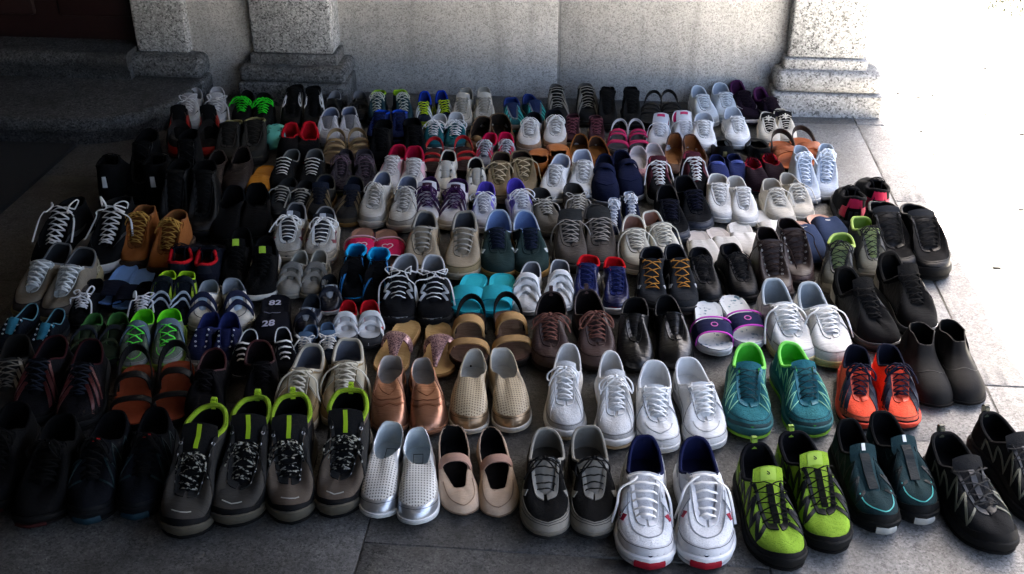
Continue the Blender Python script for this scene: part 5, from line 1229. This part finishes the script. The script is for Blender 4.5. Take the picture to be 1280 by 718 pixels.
pair('grey kids sneaker with magenta collar', 'runner', .205, (595, 220, 608), (631, 219, 634), dict(up='mesh:#85858c', mid='#8c8c8e', li='lining:#b0103c', co='lining:#bc1242', la='#b9b9be', bow='bow', cr=.007, g_hc=.1), [('stripes', '#bc1a44'), ('toe', 'mesh:#6a6a72', .35)], .385)
pair('white sneaker with brown toe and dark navy collar', 'sneaker', .245, (660, 194, 669), (698, 194, 694), dict(up='leather:#c4bfba', mid='#a89480', out='#8a745f', li='lining:#15161e', co='lining:#191a24', la='#dedcd9', bow='bow', lr=.0024), [('mud', 'suede:#9a7c62', .26), ('stay', '#cbc7c2')], .38)
pair('small maroon sneaker', 'mid', .16, (716, 190, 718), (746, 190, 743), dict(up='suede:#4a1f28', mid='#8a7d74', li='#3a161e', co='leather:#5c2830', la='#6a3a42', bow='in', g_hc=.12, g_ha=.11, g_ht=.12), [], .42)
pair('pink and grey kids sport sandal', 'sandal', .185, (771, 196, 775), (802, 196, 794), dict(up='canvas:#b02a55', mid='#77777a', out='#5c5c60', ins='mesh:#4a4a4e', straps=((.74, .76, .034, .03), (.52, .50, .05, .016), (.44, .42, .06, .02)), bk='canvas:#b9b5b6', bz=.075, bw=.014), [], .42)
pair('pale grey sneaker with upright tongue and pink trim', 'sneaker', .225, (823, 196, 834), (863, 193, 857), dict(up='leather:#b9bbc0', mid='#b4b4b6', li='lining:#b01a52', co='leather:#b0b2b8', to='leather:#bfc1c6', la='#d2d3d6', bow='loose', tl=.05, lean=.1, g_hc=.09), [('tpatch', '#b9305c', .92, .97, .5), ('toe', 'leather:#b4b6ba', .36)], .40)
pair('bright white laced sneaker in front of the bluish white pair', 'sneaker', .25, (888, 196, 889), (921, 190, 913), dict(up='leather:#d6d7d7', mid='#d2d3d3', out='#a9abab', li='lining:#b4bac2', la='#dfe0e0', bow='in', lr=.0023), [('toe', 'leather:#d4d5d5', .4), ('stay', 'leather:#d9dada')], .38)
pair('cream kids sneaker with a black star tongue', 'sneaker', .205, (951, 187, 949), (979, 183, 969), dict(up='leather:#c3bcad', mid='#bdb5a4', li='lining:#6a655c', co='canvas:#c6bfb0', la='#c9c3b5', ls='bar', bow='none', tl=.03, to='canvas:#191817'), [('stay', 'leather:#cac3b4'), ('tpatch', 'canvas:#161515', .5, .96, .8), ('ttext', '#cfcabd', '*', .05, .62)], .40)
pair('black court shoe with gold emblem, heels to the camera', 'flat', .245, (911, 214, 911), (941, 212, 934), dict(up='leather:#121212', mid='#141312', li='#151413', co='leather:#151413', g_hc=.085, g_ha=.06), [('heeltab2', 'metal:#9a8a5a')], .375, away=True)
pair('orange leather clog, heels to the camera', 'clog', .215, (667, 228, 671), (692, 224, 689), dict(up='leather:#a85e22', mid='#7a4a20', li='#6a3c18', g_hc=.085, g_ha=.075, co='leather:#a0581f'), [('heel', 'leather:#aa6226', .7)], .40, away=True)
pair('caramel suede flat with a bow', 'flat', .225, (722, 218, 726), (750, 217, 742), dict(up='suede:#935a28', mid='#5c3a1c', li='#4a2c14', ins='#6e451f', co='suede:#8a5426', g_hc=.07), [('bow_knot', 'suede:#8a5224')], .38)
pair('pink glitter ballerina in the middle of the seventh row', 'flat', .215, (797, 230, 794), (826, 229, 817), dict(up='glitter:#b98a94/#7a4a58', mid='#8f7d78', li='#b9b0ae', ins='#c4bdba', co='canvas:#c9b9bb'), [], .39)
pair('brown leather court shoe with warm lining', 'flat', .232, (848, 226, 848), (889, 221, 872), dict(up='leather:#5a2e1a', mid='#2c1a12', li='leather:#7d4c28', ins='leather:#8a5a30', co='leather:#4f2816', g_hc=.085, g_ha=.055), [], .37)
# ---- back row against the wall
pair('white sneaker with tall tangled laces beside the wall', 'runner', .24, (234, 167, 243), (271, 166, 269), dict(up='leather:#aaa8a6', mid='#9c9a96', li='lining:#a8a6a6', la='#d2d1d0', bow='messy', ls='x', lr=.0028, to='mesh:#b4b2b0', tl=.03), [('swoosh', '#1a1a1c'), ('toe', '#a3a19e', .35)], .38)
pair('dark sneaker with neon green laces', 'runner', .23, (302, 166, 308), (327, 168, 331), dict(up='mesh:#1c1a18', mid='#2a2723', li='#171514', la='#2ad42a', bow='bigbow', lr=.003), [], .385)
pair('black high-top with big outlined white letters', 'high', .245, (359, 170, 366), (391, 170, 394), dict(up='leather:#121212', mid='#161616', li='#101010', la='#121212', bow='in', to='leather:#131313', tall=1.05), [('utextside', 'cloth:#cfcfcf')], .375)
pair('small black shoe with pale grey lining at the pilaster foot', 'sneaker', .2, (413, 163, 418), (446, 161, 443), dict(up='leather:#151516', mid='#1c1c1c', li='lining:#7a7c80', la='no', tl=.0), [('velcro', 'leather:#161617', (.5,), .03)], .39)
pair('navy and lime yellow kids sneaker with royal blue collar', 'runner', .19, (529, 164, 532), (559, 162, 554), dict(up='mesh:#1c2c48', mid='#8fae14', out='#8aa812', li='lining:#122f8a', co='lining:#1536a0', la='#a9c91c', bow='in', cr=.008, g_hc=.115), [('stripes', '#c4cbd4'), ('toe', 'mesh:#93b316', .3)], .40)
pair('grey white trainer with heavy dark stitching', 'runner', .235, (575, 168, 585), (607, 168, 604), dict(up='leather:#aba69b', mid='#a09a8c', li='#8a867c', la='#8c877c', bow='in', tl=.03, to='leather:#b0aba0'), [('stay', 'leather:#b5b0a6'), ('seam', '#5c574d', .45, .2, .2)], .385)
pair('blue and teal kids sneaker with striped side', 'sneaker', .22, (641, 169, 632), (674, 166, 660), dict(up='mesh:#1d5a64', mid='#7d8084', out='#15908a', li='lining:#12347e', co='lining:#163c90', la='no', tl=.01, to='mesh:#1a2f5c', cr=.007), [('stripes', '#2aa39a', 4, .006), ('toe', 'rubber:#77797c', .35), ('stay', '#5a6068')], .385)
pair('black grey sneaker with white lace dots', 'high', .24, (697, 163, 695), (737, 161, 730), dict(up='suede:#272624', mid='#2a2927', li='#4a4946', co='suede:#55534e', la='#8a8882', ls='bar', bow='none', lr=.0026, to='mesh:#1a1918', g_hc=.11, g_ha=.1, g_ht=.115), [('stripes', '#6a6862')], .375)
pair('small black boot with split shaft at the wall', 'boot', .205, (759, 167, 760), (790, 167, 787), dict(up='suede:#191816', mid='#141312', li='#121110', la='#171614', bow='in', tall=.85), [], .40)
pair('black strap sandal shoe at the wall', 'sandal', .22, (813, 164, 817), (842, 165, 835), dict(up='leather:#171615', mid='#141312', ins='leather:#26221e', straps=((.72, .7, .036, .02), (.52, .46, .055, .022), (.62, .58, .045, .012)), bz=.07), [], .39)
pair('bluish white laced sneaker in the back row', 'sneaker', .255, (886, 162, 872), (912, 157, 900), dict(up='leather:#bcc6cf', mid='#c4c9cd', li='lining:#a3adb8', co='leather:#c3ccd4', la='#d0d8de', bow='in', g_hc=.095), [('toe', 'leather:#b9c3cb', .36), ('stay', 'leather:#c3ccd3')], .37)
pair('dark purple sneaker with white mark at the right pilaster', 'runner', .26, (940, 159, 918), (972, 158, 945), dict(up='mesh:#231226', mid='#d0ccce', out='#2a1a2c', li='lining:#4a1244', co='lining:#521450', la='#1a1019', bow='in', cr=.008, g_hc=.105), [('swoosh', '#b9b4b8'), ('mud', 'suede:#1e1020', .3)], .37)
# ------------------------------------------------------------------ settle the shoes so that neighbours touch, not cross
def circles(q):
    L, W = q['L'], q['W']
    return [(q['c'] + q['f'] * (L * a), W * r) for a, r in ((-.36, .37), (-.12, .38), (.12, .43), (.33, .42))]
n = len(QUEUE)
cand = [(i, j) for i in range(n) for j in range(i + 1, n) if (QUEUE[i]['c'] - QUEUE[j]['c']).length < .42]
for it in range(45):
    cs = [circles(q) for q in QUEUE]; mv = [Vector((0, 0, 0)) for _ in QUEUE]
    for i, j in cand:
        best = 0; bd = None
        for p, r in cs[i]:
            for p2, r2 in cs[j]:
                d = p - p2; l = d.length; ov = (r + r2) * 0.97 - l
                if ov > best: best = ov; bd = d / max(l, 1e-6)
        if bd is not None:
            wi = .35 if QUEUE[i]['py'] > 560 else 1.0; wj = .35 if QUEUE[j]['py'] > 560 else 1.0
            mv[i] += bd * (best * .45 * wi); mv[j] -= bd * (best * .45 * wj)
    for q, m in zip(QUEUE, mv):
        if m.length > .02: m = m.normalized() * .02
        q['c'] = q['c'] + m; q['c'] = q['c'].lerp(q['c0'], .04)
wy = Vector((math.sin(YAW), math.cos(YAW), 0))
seen = {}
for k, q in enumerate(QUEUE):
    back = WALL_D - .065 if q['c'].x < -.7 or q['c'].x > .95 else WALL_D      # keep clear of the wall
    ext = (q['c'].dot(wy) + q['L'] * .5 + .004) - back
    if ext > 0: q['c'] = q['c'] - wy * ext
    lod = 1 if q['near'] < 3.0 else 0
    s, texts = build(q['kind'], q['L'], q['wr'] * 1.04, q['o'], q['ex'], 1000 + k * 7, lod)
    nm, cat = NAMES[q['kind']]
    root = bpy.data.objects.new(nm, None); C.objects.link(root)
    root.empty_display_size = .05
    root.location = (q['c'].x, q['c'].y, 0.0008); root.rotation_euler = (0, 0, q['rz'] + rad(random.Random(k * 13 + 5).uniform(-2.5, 2.5)))
    lab = q['desc'] if q['single'] else q['sd'] + ' ' + q['desc']
    if q['single']: lab = 'single ' + lab
    tag(root, lab, cat, 'pair: ' + q['desc'] if not q['single'] else 'shoes set out in rows')
    place(s, texts, q['mir'], root, q['W'])
print('SHOES', n, 'OBJECTS', len(bpy.data.objects), 'TRIS', sum(len(m.loops) - 2 * len(m.polygons) for m in bpy.data.meshes))
mx = max((q['c'] - q['c0']).length for q in QUEUE); print('max shift', mx)
